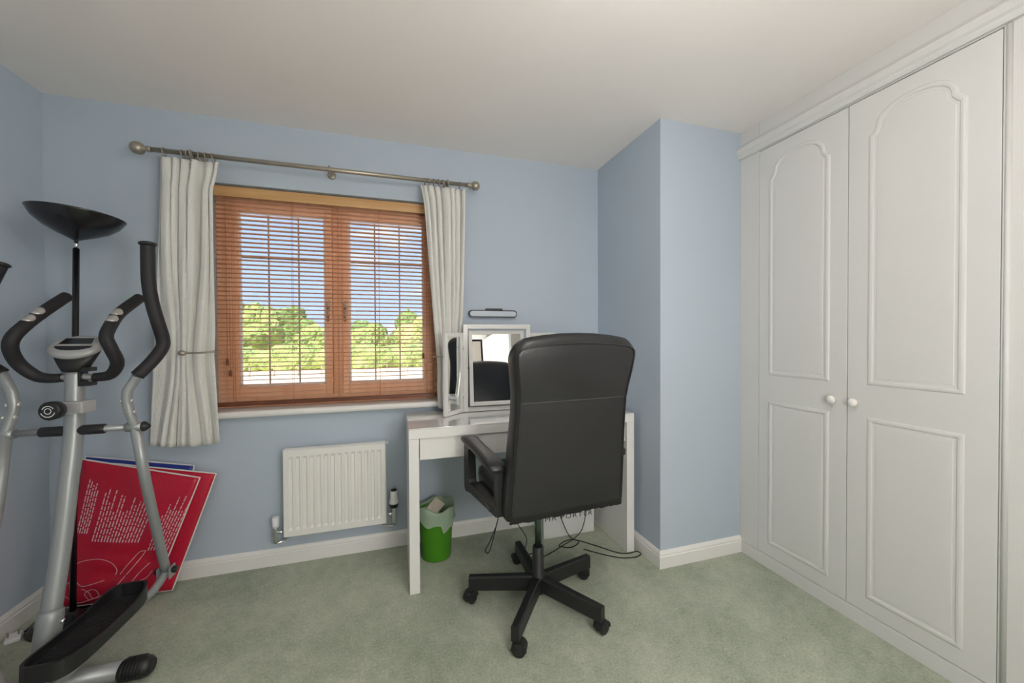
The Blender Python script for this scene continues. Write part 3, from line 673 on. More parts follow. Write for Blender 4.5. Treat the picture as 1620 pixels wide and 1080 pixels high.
ln.add(vs, [[j*K+i, j*K+(i+1) % K, (j+1)*K+(i+1) % K, (j+1)*K+i] for j in range(len(base)-1) for i in range(K)], 0, True)
ln.build('liner', M_LINER, bn, label='pale crinkled bag folded over the rim', recalc=False)
pp = MB(); pp.box(-0.055, 0.055, -0.035, 0.035, -0.0015, 0.0015); pp.xf(Matrix.Translation((bc[0]-0.012, bc[1]+0.010, 0.262)) @ Matrix.Rotation(0.5, 4, 'Z') @ Matrix.Rotation(-0.62, 4, 'Y') @ Matrix.Rotation(0.55, 4, 'X'))
tag(pp.build('leaflet', M_PAPER), 'crumpled printed leaflet sticking up inside the green waste bin', 'paper')
pp = MB(); pp.box(-0.04, 0.04, -0.03, 0.03, -0.001, 0.001); pp.xf(Matrix.Translation((bc[0]+0.034, bc[1]-0.012, 0.215)) @ Matrix.Rotation(-0.4, 4, 'Z') @ Matrix.Rotation(0.35, 4, 'Y'))
tag(pp.build('paper_scrap', M_PAPER), 'beige paper scrap lying flat among the rubbish in the green bin', 'paper')

# ------------------------------------------------------------------ paper carton under the table with its lettering
bx0, bx1, by0, by1 = 2.440, 2.786, -0.205, -0.035
cb = thing('carrier_bag', ((bx0+bx1)/2, (by0+by1)/2, 0), 'white paper carrier bag with black capital lettering under the table', 'bag')
m = MB(); T = 0.001
m.box(bx0, bx1, by0, by0+T, 0.0, 0.250); m.box(bx0, bx1, by1-T, by1, 0.0, 0.252); m.box(bx0, bx0+T, by0, by1, 0, 0.250); m.box(bx1-T, bx1, by0, by1, 0, 0.250); m.box(bx0, bx1, by0, by1, 0, 0.001)
m.build('bag_body', M_BAG, cb)
for yy in (by0-0.003, by1+0.003):
    hd = MB(); hd.tube(smooth_path([(bx0+0.11, yy, 0.245), (bx0+0.115, yy, 0.29), (bx0+0.173, yy, 0.315), (bx1-0.115, yy, 0.29), (bx1-0.11, yy, 0.245)], 5), 0.002, 6); hd.build('bag_handle', M_INK, cb)
tcu = bpy.data.curves.new('lettering', 'FONT'); tcu.body = 'MR PORTER'; tcu.size = 0.036; tcu.extrude = 0.0003; tcu.space_character = 1.3; tcu.align_x = 'CENTER'
tmp = bpy.data.objects.new('lettering_tmp', tcu); COL.objects.link(tmp)
dg = bpy.context.evaluated_depsgraph_get(); me = bpy.data.meshes.new_from_object(tmp.evaluated_get(dg)); bpy.data.objects.remove(tmp)
xs_ = [v.co.x for v in me.vertices]; wid = max(xs_)-min(xs_); k = 0.322/wid; mid = (max(xs_)+min(xs_))/2
class _V: pass
me0 = []
for v in me.vertices: q = _V(); q.co = v.co.copy(); me0.append(q)
for v in me.vertices:
    c = v.co.copy(); v.co = Vector(((c.x-mid)*k, -c.z-0.0012, c.y/max(w.co.y for w in me0)*0.029))
me.materials.clear(); me.materials.append(M_INK)
lt = bpy.data.objects.new('lettering', me); COL.objects.link(lt); lt.parent = cb; lt.location = Vector((2.612, by0, 0.108))-cb.location

# ------------------------------------------------------------------ cables under the table
def cable(label, pts, r=0.0028, plug=None):
    c = thing('power_cable', pts[-1], label, 'cable')
    MB().tube(smooth_path(pts, 8), r, 8).build('lead', M_CABLE, c)
    if plug:
        p = Vector(plug); MB().box(p.x-0.02, p.x+0.02, p.y-0.03, p.y+0.03, 0.004, 0.022, 0.005).build('connector', M_BLACKP, c)
cable('black lead drooping in a loop under the table and across the carpet to the wall', [(2.40, -0.12, 0.62), (2.455, -0.20, 0.40), (2.52, -0.25, 0.18), (2.58, -0.27, 0.035), (2.63, -0.30, 0.006), (2.56, -0.34, 0.004), (2.50, -0.30, 0.004), (2.60, -0.27, 0.008), (2.70, -0.36, 0.004), (2.79, -0.47, 0.004), (2.85, -0.495, 0.005), (2.900, -0.492, 0.004), (2.908, -0.520, 0.004), (2.86, -0.538, 0.004), (2.78, -0.520, 0.004), (2.70, -0.46, 0.004), (2.62, -0.38, 0.004)])
cable('black lead hanging from the drawer beside the lettered bag', [(2.66, -0.14, 0.62), (2.69, -0.22, 0.40), (2.70, -0.26, 0.20), (2.66, -0.29, 0.08), (2.60, -0.30, 0.03), (2.52, -0.31, 0.006), (2.44, -0.35, 0.004), (2.36, -0.38, 0.004), (2.28, -0.36, 0.004)])
cable('thin black lead looping down behind the chair near the waste bin', [(2.10, -0.14, 0.62), (2.10, -0.20, 0.42), (2.14, -0.25, 0.22), (2.09, -0.28, 0.10), (2.055, -0.29, 0.045), (2.075, -0.29, 0.03), (2.105, -0.275, 0.10), (2.16, -0.25, 0.26), (2.20, -0.24, 0.28), (2.25, -0.26, 0.16), (2.30, -0.29, 0.07), (2.265, -0.32, 0.006), (2.23, -0.36, 0.004), (2.30, -0.335, 0.006), (2.36, -0.35, 0.004)])

# ------------------------------------------------------------------ fitted wardrobe
wd_ = thing('fitted_wardrobe', (3.77, -1.6, 0), 'white fitted wardrobe with arched panel doors reaching to the ceiling', 'wardrobe')
WY1 = -2.62; YE = YC-0.017
D = [(-0.7735, -1.1965), (-1.1995, -1.6385), (-1.7000, -2.1250), (-2.1280, -2.5530)]
ZD0, ZD1 = 0.067, 2.240
# carcass as panels
m = MB(); m.box(XW+0.024, XR-0.002, WY1, YE, 0.0, 0.02); m.box(XW+0.024, XR-0.002, YE-0.02, YE-0.001, 0.0, 2.3); m.box(XW+0.024, XR-0.002, WY1, WY1+0.02, 0, 2.3); m.box(XW+0.024, XR-0.002, -1.69, -1.665, 0.02, 2.3); m.box(XR-0.012, XR-0.002, WY1, YE, 0, 2.3); m.box(XW+0.024, XR-0.002, WY1, YE, 2.28, 2.30)
m.build('carcass', M_WARD, wd_)
MB().box(XW, XW+0.022, D[0][0]+0.0015, YC-0.0005, 0.066, H-0.0005, 0.0008).build('end_filler', M_WARD, wd_)
MB().box(XW, XW+0.022, WY1, D[3][1]-0.002, 0.066, 2.243, 0.001).build('end_filler', M_WARD, wd_)
MB().box(XW, XW+0.022, WY1, D[0][0], 2.2432, H-0.0005, 0.0008).build('fascia', M_WARD, wd_)
pl = MB(); pl.box(XW-0.004, XW+0.020, WY1, YC-0.0165, 0, 0.064, 0.002); pl.build('plinth', M_WARD, wd_)
cn = [(XW, 2.246), (XW-0.014, 2.247), (XW-0.020, 2.256), (XW-0.020, 2.266), (XW-0.028, 2.274), (XW-0.034, 2.290), (XW-0.034, 2.300), (XW-0.026, 2.304), (XW-0.020, 2.312), (XW-0.010, 2.316), (XW-0.006, 2.328), (XW, 2.330)]
MB().prism([(x, z) for x, z in cn], 'Y', WY1, YC+0.0).build('cornice', M_WARD, wd_)
pst = MB(); pst.box(XW-0.002, XW+0.022, -1.6975, -1.6410, 0.066, 2.2425, 0.002)
pst.tube([(XW-0.001, -1.6540, 0.07), (XW-0.001, -1.6540, 2.242)], 0.008, 10); pst.build('centre_post', M_WARD, wd_)
def offset_poly(P, d):
    n = len(P); out = []
    for i in range(n):
        a, b, c = Vector(P[i-1]), Vector(P[i]), Vector(P[(i+1) % n]); d1 = (b-a).normalized(); d2 = (c-b).normalized()
        n1 = Vector((-d1.y, d1.x)); n2 = Vector((-d2.y, d2.x)); m_ = n1+n2; m_ = m_/max(0.4, m_.dot(n1)); out.append(b+m_*d)
    return out
RING = [(0, 0), (0.004, 0.0035), (0.010, 0.0050), (0.017, 0.0042), (0.021, -0.0012), (0.026, -0.0015), (0.031, 0.0010), (0.044, 0.0016)]
def door_panel(door, ya, yb, z0, z1, arch):
    """moulded ring and field on the door face; ya > yb; outline runs counter-clockwise seen with (y,z) axes"""
    if arch:
        zs_ = z1-0.112; yc_ = (ya+yb)/2; hw = (ya-yb)/2
        top = [(ya, zs_), (ya-0.012, zs_+0.010), (ya-0.022, zs_+0.026)]
        R = hw-0.022
        nA = 16; h = z1-(zs_+0.026)
        ar = [(yc_+R*math.cos(t), zs_+0.026+h*math.sin(t)**0.85) for t in [PI*i/nA for i in range(1, nA)]]
        bot = [(yb+0.022, zs_+0.026), (yb+0.012, zs_+0.010), (yb, zs_)]
        out = [(yb, z0), (ya, z0)]+top+ar+bot
    else: out = [(yb, z0), (ya, z0), (ya, z1), (yb, z1)]
    m = MB(); n = len(out); rings = [offset_poly(out, d) for d, h in RING]
    vs = [(XW-0.0002-h, p[0], p[1]) for (d, h), rg in zip(RING, rings) for p in rg]
    fs = [[j*n+i, j*n+(i+1) % n, (j+1)*n+(i+1) % n, (j+1)*n+i] for j in range(len(RING)-1) for i in range(n)]
    fs.append([(len(RING)-1)*n+i for i in range(n)])
    # back ring so the moulding is a closed solid
    k0 = len(vs); vs += [(XW+0.0015, p[0], p[1]) for p in rings[0]]
    fs += [[i, k0+i, k0+(i+1) % n, (i+1) % n] for i in range(n)]+[[k0+i for i in range(n)][::-1]]
    m.add(vs, fs); m.build('raised_panel', M_WARD, door)
for i, (ya, yb) in enumerate(D):
    dm = MB(); dm.box(XW, XW+0.020, yb, ya, ZD0, ZD1, 0.002); do = dm.build('wardrobe_door', M_WARD, wd_)
    pa, pb = (ya-0.055, yb+0.070) if i % 2 == 0 else (ya-0.073, yb+0.077)
    door_panel(do, pa, pb, 1.034, 2.182, True); door_panel(do, pa, pb, 0.132, 0.898, False)
    ky = yb+0.049 if i % 2 == 0 else ya-0.033
    k = MB(); k.lathe([(0.009, 0), (0.008, -0.010), (0.010, -0.014), (0.0175, -0.019), (0.0185, -0.024), (0.014, -0.031), (0.001, -0.033)], (XW, ky, 0.955), 20, axis='X'); k.build('knob', M_KNOBW, do)

# ------------------------------------------------------------------ uplighter floor lamp
lampb = Vector((0.200, -0.192, 0)); lampt = Vector((0.244, -0.205, 1.692))
fl = thing('floor_lamp', lampb, 'black uplighter floor lamp with a shallow bowl in the corner', 'lamp')
MB().lathe([(0.132, 0.0), (0.135, 0.004), (0.134, 0.012), (0.120, 0.018), (0.03, 0.022), (0.020, 0.034), (0.013, 0.040)], lampb, 40).build('base', M_BLACKM, fl)
def lp(z): return lampb+(lampt-lampb)*(z/lampt.z)
m = MB(); m.tube([lp(0.035), lp(1.640)], 0.0110, 16); m.tube([lp(0.86), lp(0.90)], 0.0122, 16); m.build('pole', M_BLACKM, fl)
MB().tube([lp(1.640), lp(1.672)], 0.0075, 12).build('neck', M_CHROME, fl)
BM = Matrix.Rotation(math.radians(3.5), 4, 'Y') @ Matrix.Rotation(math.radians(-1.5), 4, 'X')
pr = [(0.008, -0.018), (0.022, -0.010), (0.06, 0.008), (0.10, 0.032), (0.132, 0.062), (0.149, 0.092), (0.152, 0.098), (0.150, 0.099), (0.146, 0.094), (0.129, 0.066), (0.098, 0.037), (0.058, 0.014), (0.001, 0.004)]
MB().lathe(pr, lampt+Vector((0, 0, 0)), 56, M=BM).build('bowl', M_BLACKM, fl)
# plug adaptor on the carpet by the left wall
pa_ = thing('plug_adaptor', (0.07, -0.27, 0), 'white plug lying on the carpet against the left skirting board', 'plug')
m = MB(); m.box(-0.022, 0.022, -0.030, 0.030, 0.001, 0.020, 0.006); m.xf(Matrix.Translation((0.062, -0.275, 0)) @ Matrix.Rotation(0.5, 4, 'Z')); m.build('plug_body', M_WHITEP, pa_)
for dx in (-0.014, 0.014):
    m = MB(); m.box(dx-0.003, dx+0.003, -0.004, 0.004, 0.019, 0.038, 0.001); m.xf(Matrix.Translation((0.062, -0.275, 0)) @ Matrix.Rotation(0.5, 4, 'Z')); m.build('plug_pin', M_PEWTER, pa_)
m = MB(); m.tube(smooth_path([(0.075, -0.245, 0.012), (0.085, -0.215, 0.014), (0.10, -0.19, 0.024), (0.15, -0.19, 0.030)]), 0.003, 8); m.build('plug_lead', M_CABLE, pa_)

# ------------------------------------------------------------------ gym mats leaning on the window wall
def plane_pt(x, z, y0, k): return Vector((x, y0+k*z, z))
def mat_panel(mb, c, th, nu=24, nv=24, bulge=0.010, seed=0, wk=1.0):
    """c = TL,TR,BR,BL ; curved sheet with thickness; returns front surface function"""
    rnd = random.Random(seed); w1 = [rnd.uniform(0, 6) for _ in range(6)]
    def sf(u, v):
        p = (c[0]*(1-u)+c[1]*u)*(1-v)+(c[3]*(1-u)+c[2]*u)*v
        e = min(u, 1-u, v, 1-v); q = min(1, e*6)
        wr = 0.005*math.sin(5*u+9*v+w1[0])*math.sin(7*v-3*u+w1[1])+0.003*math.sin(19*v+8*u+w1[2])*(v**1.5)
        if 0.6 < v < 0.95: wr += 0.005*math.sin(40*(v-0.10*u))*math.exp(-((u-0.45)/0.4)**2)
        wr *= wk
        return p+Vector((0, -(bulge*math.sin(PI*u)*math.sin(PI*v)+wr*q), 0.0))
    vs = []
    for side in (0, 1):
        for j in range(nv+1):
            for i in range(nu+1):
                p = sf(i/nu, j/nv); e = min(i, nu-i, j, nv-j)
                vs.append(p+Vector((0, (th if side else 0)+(0.3*th if e == 0 and not side else (-0.3*th if e == 0 else 0)), 0)))
    k = (nu+1)*(nv+1); I = lambda i, j: j*(nu+1)+i; fs = []
    for j in range(nv):
        for i in range(nu):
            fs += [[I(i, j), I(i, j+1), I(i+1, j+1), I(i+1, j)], [k+I(i, j), k+I(i+1, j), k+I(i+1, j+1), k+I(i, j+1)]]
    bd = [(i, 0) for i in range(nu)]+[(nu, j) for j in range(nv)]+[(i, nv) for i in range(nu, 0, -1)]+[(0, j) for j in range(nv, 0, -1)]
    for a in range(len(bd)): p, q = bd[a], bd[(a+1) % len(bd)]; fs.append([I(*p), I(*q), k+I(*q), k+I(*p)])
    mb.add(vs, fs, 0, True); return sf
def edge_piping(name, parent, sf, th, m=M_PIPING, r=0.0042):
    pts = [sf(i/20, 0) for i in range(20)]+[sf(1, i/20) for i in range(20)]+[sf(1-i/20, 1) for i in range(20)]+[sf(0, 1-i/20) for i in range(20)]
    MB().tube([p+Vector((0, th*0.5, 0)) for p in pts], r, 8, closed=True).build(name, m, parent)
gm = thing('gym_mat', (0.36, -0.13, 0), 'folded red vinyl exercise mat with white print leaning on the window wall', 'mat')
K1 = 0.14
F = [plane_pt(0.158, 0.672, -0.155, K1), plane_pt(0.628, 0.538, -0.155, K1), plane_pt(0.462, 0.020, -0.155, K1), plane_pt(0.128, 0.030, -0.155, K1)]
m = MB(); sfF = mat_panel(m, F, 0.018, seed=1); fp = m.build('front_fold', M_RED, gm, label='red fold printed with white text and line drawings'); edge_piping('piping', fp, sfF, 0.018)
Rr = [plane_pt(0.250, 0.640, -0.128, 0.125), plane_pt(0.690, 0.545, -0.128, 0.125), plane_pt(0.528, 0.016, -0.128, 0.125), plane_pt(0.20, 0.030, -0.128, 0.125)]
m = MB(); sfR = mat_panel(m, Rr, 0.018, seed=2, bulge=0.004); rp = m.build('rear_fold', M_RED, gm); edge_piping('piping', rp, sfR, 0.018)
bm_ = thing('gym_mat', (0.36, -0.07, 0), 'blue vinyl exercise mat standing behind the red mat', 'mat')
Bq = [plane_pt(0.150, 0.676, -0.086, 0.09), plane_pt(0.585, 0.590, -0.086, 0.09), plane_pt(0.500, 0.010, -0.086, 0.09), plane_pt(0.12, 0.010, -0.086, 0.09)]
m = MB(); sfB = mat_panel(m, Bq, 0.016, seed=3, bulge=0.0, wk=0.0); bp_ = m.build('mat_panel', M_BLUE, bm_); edge_piping('piping', bp_, sfB, 0.016)
# print: broken lines of words, running up the mat, and line drawings
def ribbon(mb, pts, w=0.0016):
    P = [sfF(u, v)+Vector((0, -0.0012, 0)) for u, v in pts]
    vs = []
    for i, p in enumerate(P):
        t = (P[min(i+1, len(P)-1)]-P[max(i-1, 0)]).normalized(); n_ = Vector((-t.z, 0, t.x)).normalized()*w; vs += [p-n_, p+n_]
    mb.add(vs, [[2*i, 2*i+1, 2*i+3, 2*i+2] for i in range(len(P)-1)])
tx = MB(); rt = random.Random(21)
def text_block(u0, u1, vb, vt, nrow, slope, ragged=0.25):
    for r in range(nrow):
        u = lerp(u0, u1, r/max(1, nrow-1)); v = vb; end = vt+rt.uniform(0, ragged)*(vb-vt)
        while v > end:
            L = rt.uniform(0.014, 0.05); v2 = max(end, v-L); n = max(2, int((v-v2)/0.010)+1)
            ribbon(tx, [(u+slope*(vb-lerp(v, v2, q/n)), lerp(v, v2, q/n)) for q in range(n+1)], 0.0021)
            v = v2-0.009
text_block(0.06, 0.15, 0.50, 0.10, 5, 0.10); text_block(0.22, 0.66, 0.55, 0.16, 16, 0.10, 0.45); text_block(0.78, 0.97, 0.62, 0.16, 8, 0.08, 0.4)
tx.build('printed_text', M_PRINT, fp, kind='stuff')
ld = MB()
def curve_uv(pts, n=8): ribbon(ld, [(p.x, p.y) for p in smooth_path([(a, b, 0) for a, b in pts], n)], 0.0013)
curve_uv([(0.04, 0.74), (0.15, 0.69), (0.32, 0.67), (0.46, 0.70), (0.52, 0.76), (0.51, 0.81)])
curve_uv([(0.10, 0.96), (0.20, 0.975), (0.32, 0.96), (0.42, 0.94)]); curve_uv([(0.12, 0.82), (0.20, 0.86), (0.30, 0.85), (0.42, 0.83)])
curve_uv([(0.20, 0.88), (0.28, 0.91), (0.33, 0.95), (0.40, 0.945), (0.36, 0.90), (0.30, 0.89), (0.24, 0.92), (0.30, 0.96)])
curve_uv([(0.50, 0.96), (0.60, 0.84), (0.70, 0.72), (0.76, 0.62)]); curve_uv([(0.56, 0.80), (0.64, 0.70), (0.70, 0.63), (0.76, 0.62)])
curve_uv([(0.62, 0.96), (0.70, 0.88), (0.76, 0.80), (0.84, 0.72)]); curve_uv([(0.66, 0.92), (0.72, 0.90), (0.78, 0.86), (0.86, 0.84), (0.90, 0.78)]); curve_uv([(0.64, 0.97), (0.70, 0.93), (0.74, 0.95), (0.80, 0.90)])
curve_uv([(0.02, 0.86), (0.06, 0.83), (0.08, 0.88), (0.12, 0.90), (0.09, 0.94), (0.04, 0.92)])
ld.build('line_drawing', M_PRINT, fp)

# ------------------------------------------------------------------ elliptical cross trainer
el = thing('elliptical_trainer', (0.40, -0.70, 0), 'silver grey elliptical cross trainer with black foam handles and pedals', 'exercise machine')
EX, AY, AZ = 0.400, -0.485, 0.893
upost = smooth_path([(EX, -0.600, 0.270), (EX, -0.553, 0.480), (EX, -0.515, 0.700), (EX, AY, AZ), (EX, -0.474, 1.120)], 8)
MB().tube(upost, 0.0275, 22).build('upright_post', M_SILVER, el)
MB().tube(smooth_path([(EX, -0.655, 0.045), (EX, -0.632, 0.130), (EX, -0.598, 0.278)], 6), [0.034]*12+[0.031], 22).build('post_socket', M_SILVER, el)
for sx_ in (-1, 1): MB().tube([(EX+sx_*0.030, -0.605, 0.235), (EX+sx_*0.042, -0.605, 0.235)], [0.011, 0.007], 12).build('socket_bolt', M_CHROME, el)
st = MB(); st.tube([(EX-0.225, -0.645, 0.042), (EX+0.232, -0.645, 0.042)], 0.030, 18); st.build('front_stabiliser', M_SILVER, el)
for s_ in (-1, 1):
    cp = MB(); xs_ = [0.222, 0.226, 0.290, 0.305, 0.316]; rs_ = [0.033, 0.035, 0.036, 0.032, 0.022]
    cp.tube([(EX+s_*x, -0.645, 0.0385) for x in xs_], rs_, 18); co_ = cp.build('end_cap', M_BLACKP, el)
    for i in range(6):
        x = 0.236+i*0.010; MB().tube([(EX+s_*x, -0.645+0.0375*math.cos(a), 0.0385+0.0375*math.sin(a)) for a in [0.1+(PI*1.05)*q/12 for q in range(13)]], 0.0022, 6).build('grip_rib', M_BLACKP, co_)
# main beam, flywheel housing and rear stabiliser run towards the room
MB().tube([(EX, -0.66, 0.075), (EX, -1.10, 0.105), (EX, -1.62, 0.075)], 0.030, 14).build('main_beam', M_SILVER, el)
MB().tube([(EX-0.25, -1.62, 0.038), (EX+0.25, -1.62, 0.038)], 0.030, 16).build('rear_stabiliser', M_SILVER, el)
for s_ in (-1, 1): MB().tube([(EX+s_*0.24, -1.62, 0.038), (EX+s_*0.30, -1.62, 0.038), (EX+s_*0.312, -1.62, 0.038)], [0.034, 0.036, 0.024], 16).build('end_cap', M_BLACKP, el)
FC = (EX, -0.965, 0.166)
MB().lathe([(0.02, -0.055), (0.12, -0.055), (0.150, -0.045), (0.162, -0.020), (0.162, 0.020), (0.150, 0.045), (0.12, 0.055), (0.02, 0.055)], FC, 48, axis='X').build('flywheel_housing', M_SILVERP, el)
MB().box(EX-0.03, EX+0.03, -1.20, -1.14, 0.09, 0.245, 0.006).build('crank_support', M_SILVER, el)
MB().tube([(EX-0.064, -1.17, 0.215), (EX+0.064, -1.17, 0.215)], 0.022, 16).build('crank_hub', M_BLACKP, el)
# axle with black sleeves
MB().tube([(EX-0.185, AY, AZ), (EX+0.195, AY, AZ)], 0.0125, 16).build('axle', M_SILVER, el)
for a, b in ((-0.098, -0.004), (0.004, 0.096)): MB().tube([(EX+a, AY, AZ), (EX+a+0.004, AY, AZ), (EX+b-0.004, AY, AZ), (EX+b, AY, AZ)], [0.015, 0.019, 0.019, 0.015], 16).build('axle_sleeve', M_BLACKP, el)
# moving arms
armR = [(0.590, AY, AZ), (0.580, -0.497, 0.945), (0.574, -0.501, 0.990), (0.576, -0.505, 1.035), (0.592, -0.500, 1.070), (0.606, -0.502, 1.097)]
gripR = [(0.606, -0.502, 1.097), (0.640, -0.475, 1.150), (0.663, -0.450, 1.205), (0.665, -0.448, 1.245), (0.659, -0.468, 1.310), (0.648, -0.482, 1.390), (0.641, -0.489, 1.480), (0.640, -0.488, 1.618)]
lowR = [(0.590, AY, AZ), (0.586, -0.420, 0.650), (0.585, -0.300, 0.245), (0.585, -0.284, 0.200)]
armL = [(0.204, AY, AZ), (0.214, -0.478, 0.945), (0.222, -0.474, 0.990), (0.216, -0.472, 1.040), (0.196, -0.466, 1.085), (0.178, -0.458, 1.115)]
gripL = [(0.178, -0.458, 1.115), (0.132, -0.468, 1.165), (0.096, -0.465, 1.225), (0.098, -0.460, 1.30), (0.125, -0.450, 1.40), (0.158, -0.430, 1.525)]
lowL = [(0.204, AY, AZ), (0.205, -0.520, 0.650), (0.206, -0.618, 0.245), (0.206, -0.630, 0.200)]
for arm, grip, low, s_ in ((armR, gripR, lowR, 1), (armL, gripL, lowL, -1)):
    MB().tube(smooth_path(arm, 6), 0.0165, 16).build('moving_arm', M_SILVER, el)
    g = smooth_path(grip, 8); go = MB().tube(g, 0.0230, 16).build('foam_grip', M_FOAM, el)
    t = (g[-1]-g[-2]).normalized(); MB().tube([g[-1]-t*0.004, g[-1]-t*0.001, g[-1]+t*0.006, g[-1]+t*0.010], [0.0235, 0.0285, 0.0285, 0.020], 18).build('grip_cap', M_BLACKP, go)
    MB().tube(low, [0.019, 0.018, 0.0175, 0.0175], 16).build('lower_arm', M_SILVER, el)
    jx = arm[0][0]
    MB().tube([(jx-s_*0.028, AY, AZ), (jx+s_*0.028, AY, AZ)], 0.0185, 16).build('pivot_sleeve', M_SILVER, el)
    MB().tube([(jx+s_*0.024, AY, AZ), (jx+s_*0.030, AY, AZ), (jx+s_*0.040, AY, AZ), (jx+s_*0.048, AY, AZ)], [0.0200, 0.0200, 0.0125, 0.004], 16).build('pivot_cap', M_BLACKP, el)
    for bz in (0.955, 1.000):
        c = Vector(arm[1] if bz < 0.97 else arm[2]); 
        bo = MB()
        for d in (-1, 1): bo.ball((c.x+d*0.0165, c.y-0.004, bz), 0.0085, 12, sc3=(0.7, 1, 1))
        bo.build('arm_bolt', M_SENSOR, el)
    # fork, pedal bar and pedal
    lx, ly, lz = low[-1]
    fk = MB()
    for d in (-1, 1): fk.box(lx+d*0.022-0.003, lx+d*0.022+0.003, ly-0.024, ly+0.022, lz-0.032, lz+0.020, 0.002)
    fk.build('fork', M_SILVER, el)
    for d in (-1, 1): MB().tube([(lx+d*0.025, ly, lz), (lx+d*0.032, ly, lz), (lx+d*0.042, ly, lz)], [0.013, 0.0155, 0.011], 14).build('fork_knob', M_BLACKP, el)
    cr_y = -1.17+s_*0.13; cr_z = 0.215
    pbx = lx-s_*0.025; SL = 0.06
    MB().tube(smooth_path([(lx, ly+0.004, lz-0.008), (lx-s_*0.008, ly-0.075, lz-0.040), (pbx, ly-0.15, lz-0.052), (pbx, ly-0.34, lz-0.052+0.19*SL), (pbx, ly-0.55, lz-0.052+0.40*SL), (pbx, cr_y, cr_z)], 6), 0.0165, 14, flat=((1, 0, 0), 0.9)).build('pedal_bar', M_SILVER, el)
    MB().tube([(pbx-s_*0.01, cr_y, cr_z), (EX+s_*0.060, cr_y, cr_z)], 0.012, 12).build('crank_pin', M_CHROME, el)
    MB().box(EX+s_*0.068-0.008, EX+s_*0.068+0.008, min(cr_y, -1.17)-0.015, max(cr_y, -1.17)+0.015, cr_z-0.020, cr_z+0.020, 0.005).build('crank', M_BLACKP, el)
    # pedal tray
    pc = lx-s_*0.040; y1 = ly-0.150; y0 = y1-0.43; zt_ = lz+0.004; hw = 0.074
    N = 40; outl = []
    for i in range(N):
        a = 2*PI*i/N; c_, q_ = math.cos(a), math.sin(a)
        outl.append((pc+hw*math.copysign(abs(c_)**0.42, c_), (y0+y1)/2+(y1-y0)/2*math.copysign(abs(q_)**0.5, q_)))
    pd = MB(); inn = [(pc+(x-pc)*0.90, (y0+y1)/2+(y-(y0+y1)/2)*0.965) for x, y in outl]
    def rim(y): return zt_+0.020+0.026*max(0, (y-(y1-0.13))/0.13)+0.012*max(0, ((y0+0.16)-y)/0.16)
    vs = [(x, y, zt_-0.022) for x, y in outl]+[(x, y, rim(y)) for x, y in outl]+[(x, y, rim(y)) for x, y in inn]+[(x, y, zt_) for x, y in inn]
    fs = [[j*N+i, j*N+(i+1) % N, (j+1)*N+(i+1) % N, (j+1)*N+i] for j in range(3) for i in range(N)]+[list(range(N))[::-1], [3*N+i for i in range(N)]]
    PM = RM('X', -3, (0, y1, zt_)); pd.add(vs, fs); pd.xf(PM); po = pd.build('pedal', M_BLACKP, el)
    ribs = 26; r0_ = None
    for i in range(ribs):
        y = y0+0.035+i*(y1-y0-0.07)/(ribs-1)
        rb = MB(); rb.box(pc-0.050, pc+0.050, y-0.0026, y+0.0026, zt_-0.001, zt_+0.0045, 0.0008, M=RM('Z', 14, (pc, y, 0)))
        rb.xf(PM); rb.build('tread_rib', M_BLACKP, po)
# fixed handlebars with pulse sensors
hpath = [(0.020, -0.475, 1.098), (0.070, -0.474, 1.094), (0.112, -0.477, 1.105), (0.143, -0.498, 1.150), (0.143, -0.530, 1.205), (0.132, -0.536, 1.250), (0.124, -0.495, 1.298), (0.118, -0.430, 1.350), (0.122, -0.318, 1.418)]
for s_ in (-1, 1):
    P = smooth_path([(EX+s_*d, y, z) for d, y, z in hpath], 8)
    i0 = 6 if s_ > 0 else 3
    MB().tube(P[:i0+2], 0.0130, 14).build('handlebar_stub', M_SILVER, el)
    rs_ = [lerp(0.0165, 0.0208, min(1, i/16)) for i in range(len(P)-i0)]
    hg = MB().tube(P[i0:]+[P[-1]+(P[-1]-P[-2]).normalized()*0.006], rs_+[0.010], 18).build('fixed_grip', M_FOAM, el)
    q = len(P)-13; c = P[q]; t = (P[q+1]-P[q-1]).normalized(); up = (Vector((0, 0, 1))-t*t.z).normalized(); up = (up*0.75+Vector((0.35, -0.55, 0))*0.6); up = (up-t*up.dot(t)).normalized(); sd_ = t.cross(up)
    for o_, L_ in ((-0.022, 0.020), (0.022, 0.020)):
        se = MB(); vs = [c+t*o_]; R_ = 0.0215
        grid = []
        for a in range(7):
            al = -0.95+1.9*a/6; hl = L_*math.sqrt(max(0.02, 1-(al/1.0)**2)) if True else L_
            for b_ in range(5):
                grid.append(c+t*(o_+hl*(-1+2*b_/4))+(up*math.cos(al)+sd_*math.sin(al))*R_)
        se.add(grid, [[a*5+b_, a*5+b_+1, (a+1)*5+b_+1, (a+1)*5+b_] for a in range(6) for b_ in range(4)], 0, True); so_ = se.build('pulse_sensor', M_SENSOR, hg)
        so_.modifiers.new('thick', 'SOLIDIFY').thickness = 0.0015
# clamp that holds the handlebar to the post
m = MB(); m.box(EX+0.024, EX+0.056, -0.496, -0.454, 1.118, 1.134, 0.003); m.box(EX+0.024, EX+0.056, -0.496, -0.454, 1.062, 1.078, 0.003); m.box(EX+0.020, EX+0.028, -0.496, -0.454, 1.062, 1.134, 0.002); m.build('handlebar_clamp', M_BLACKP, el)
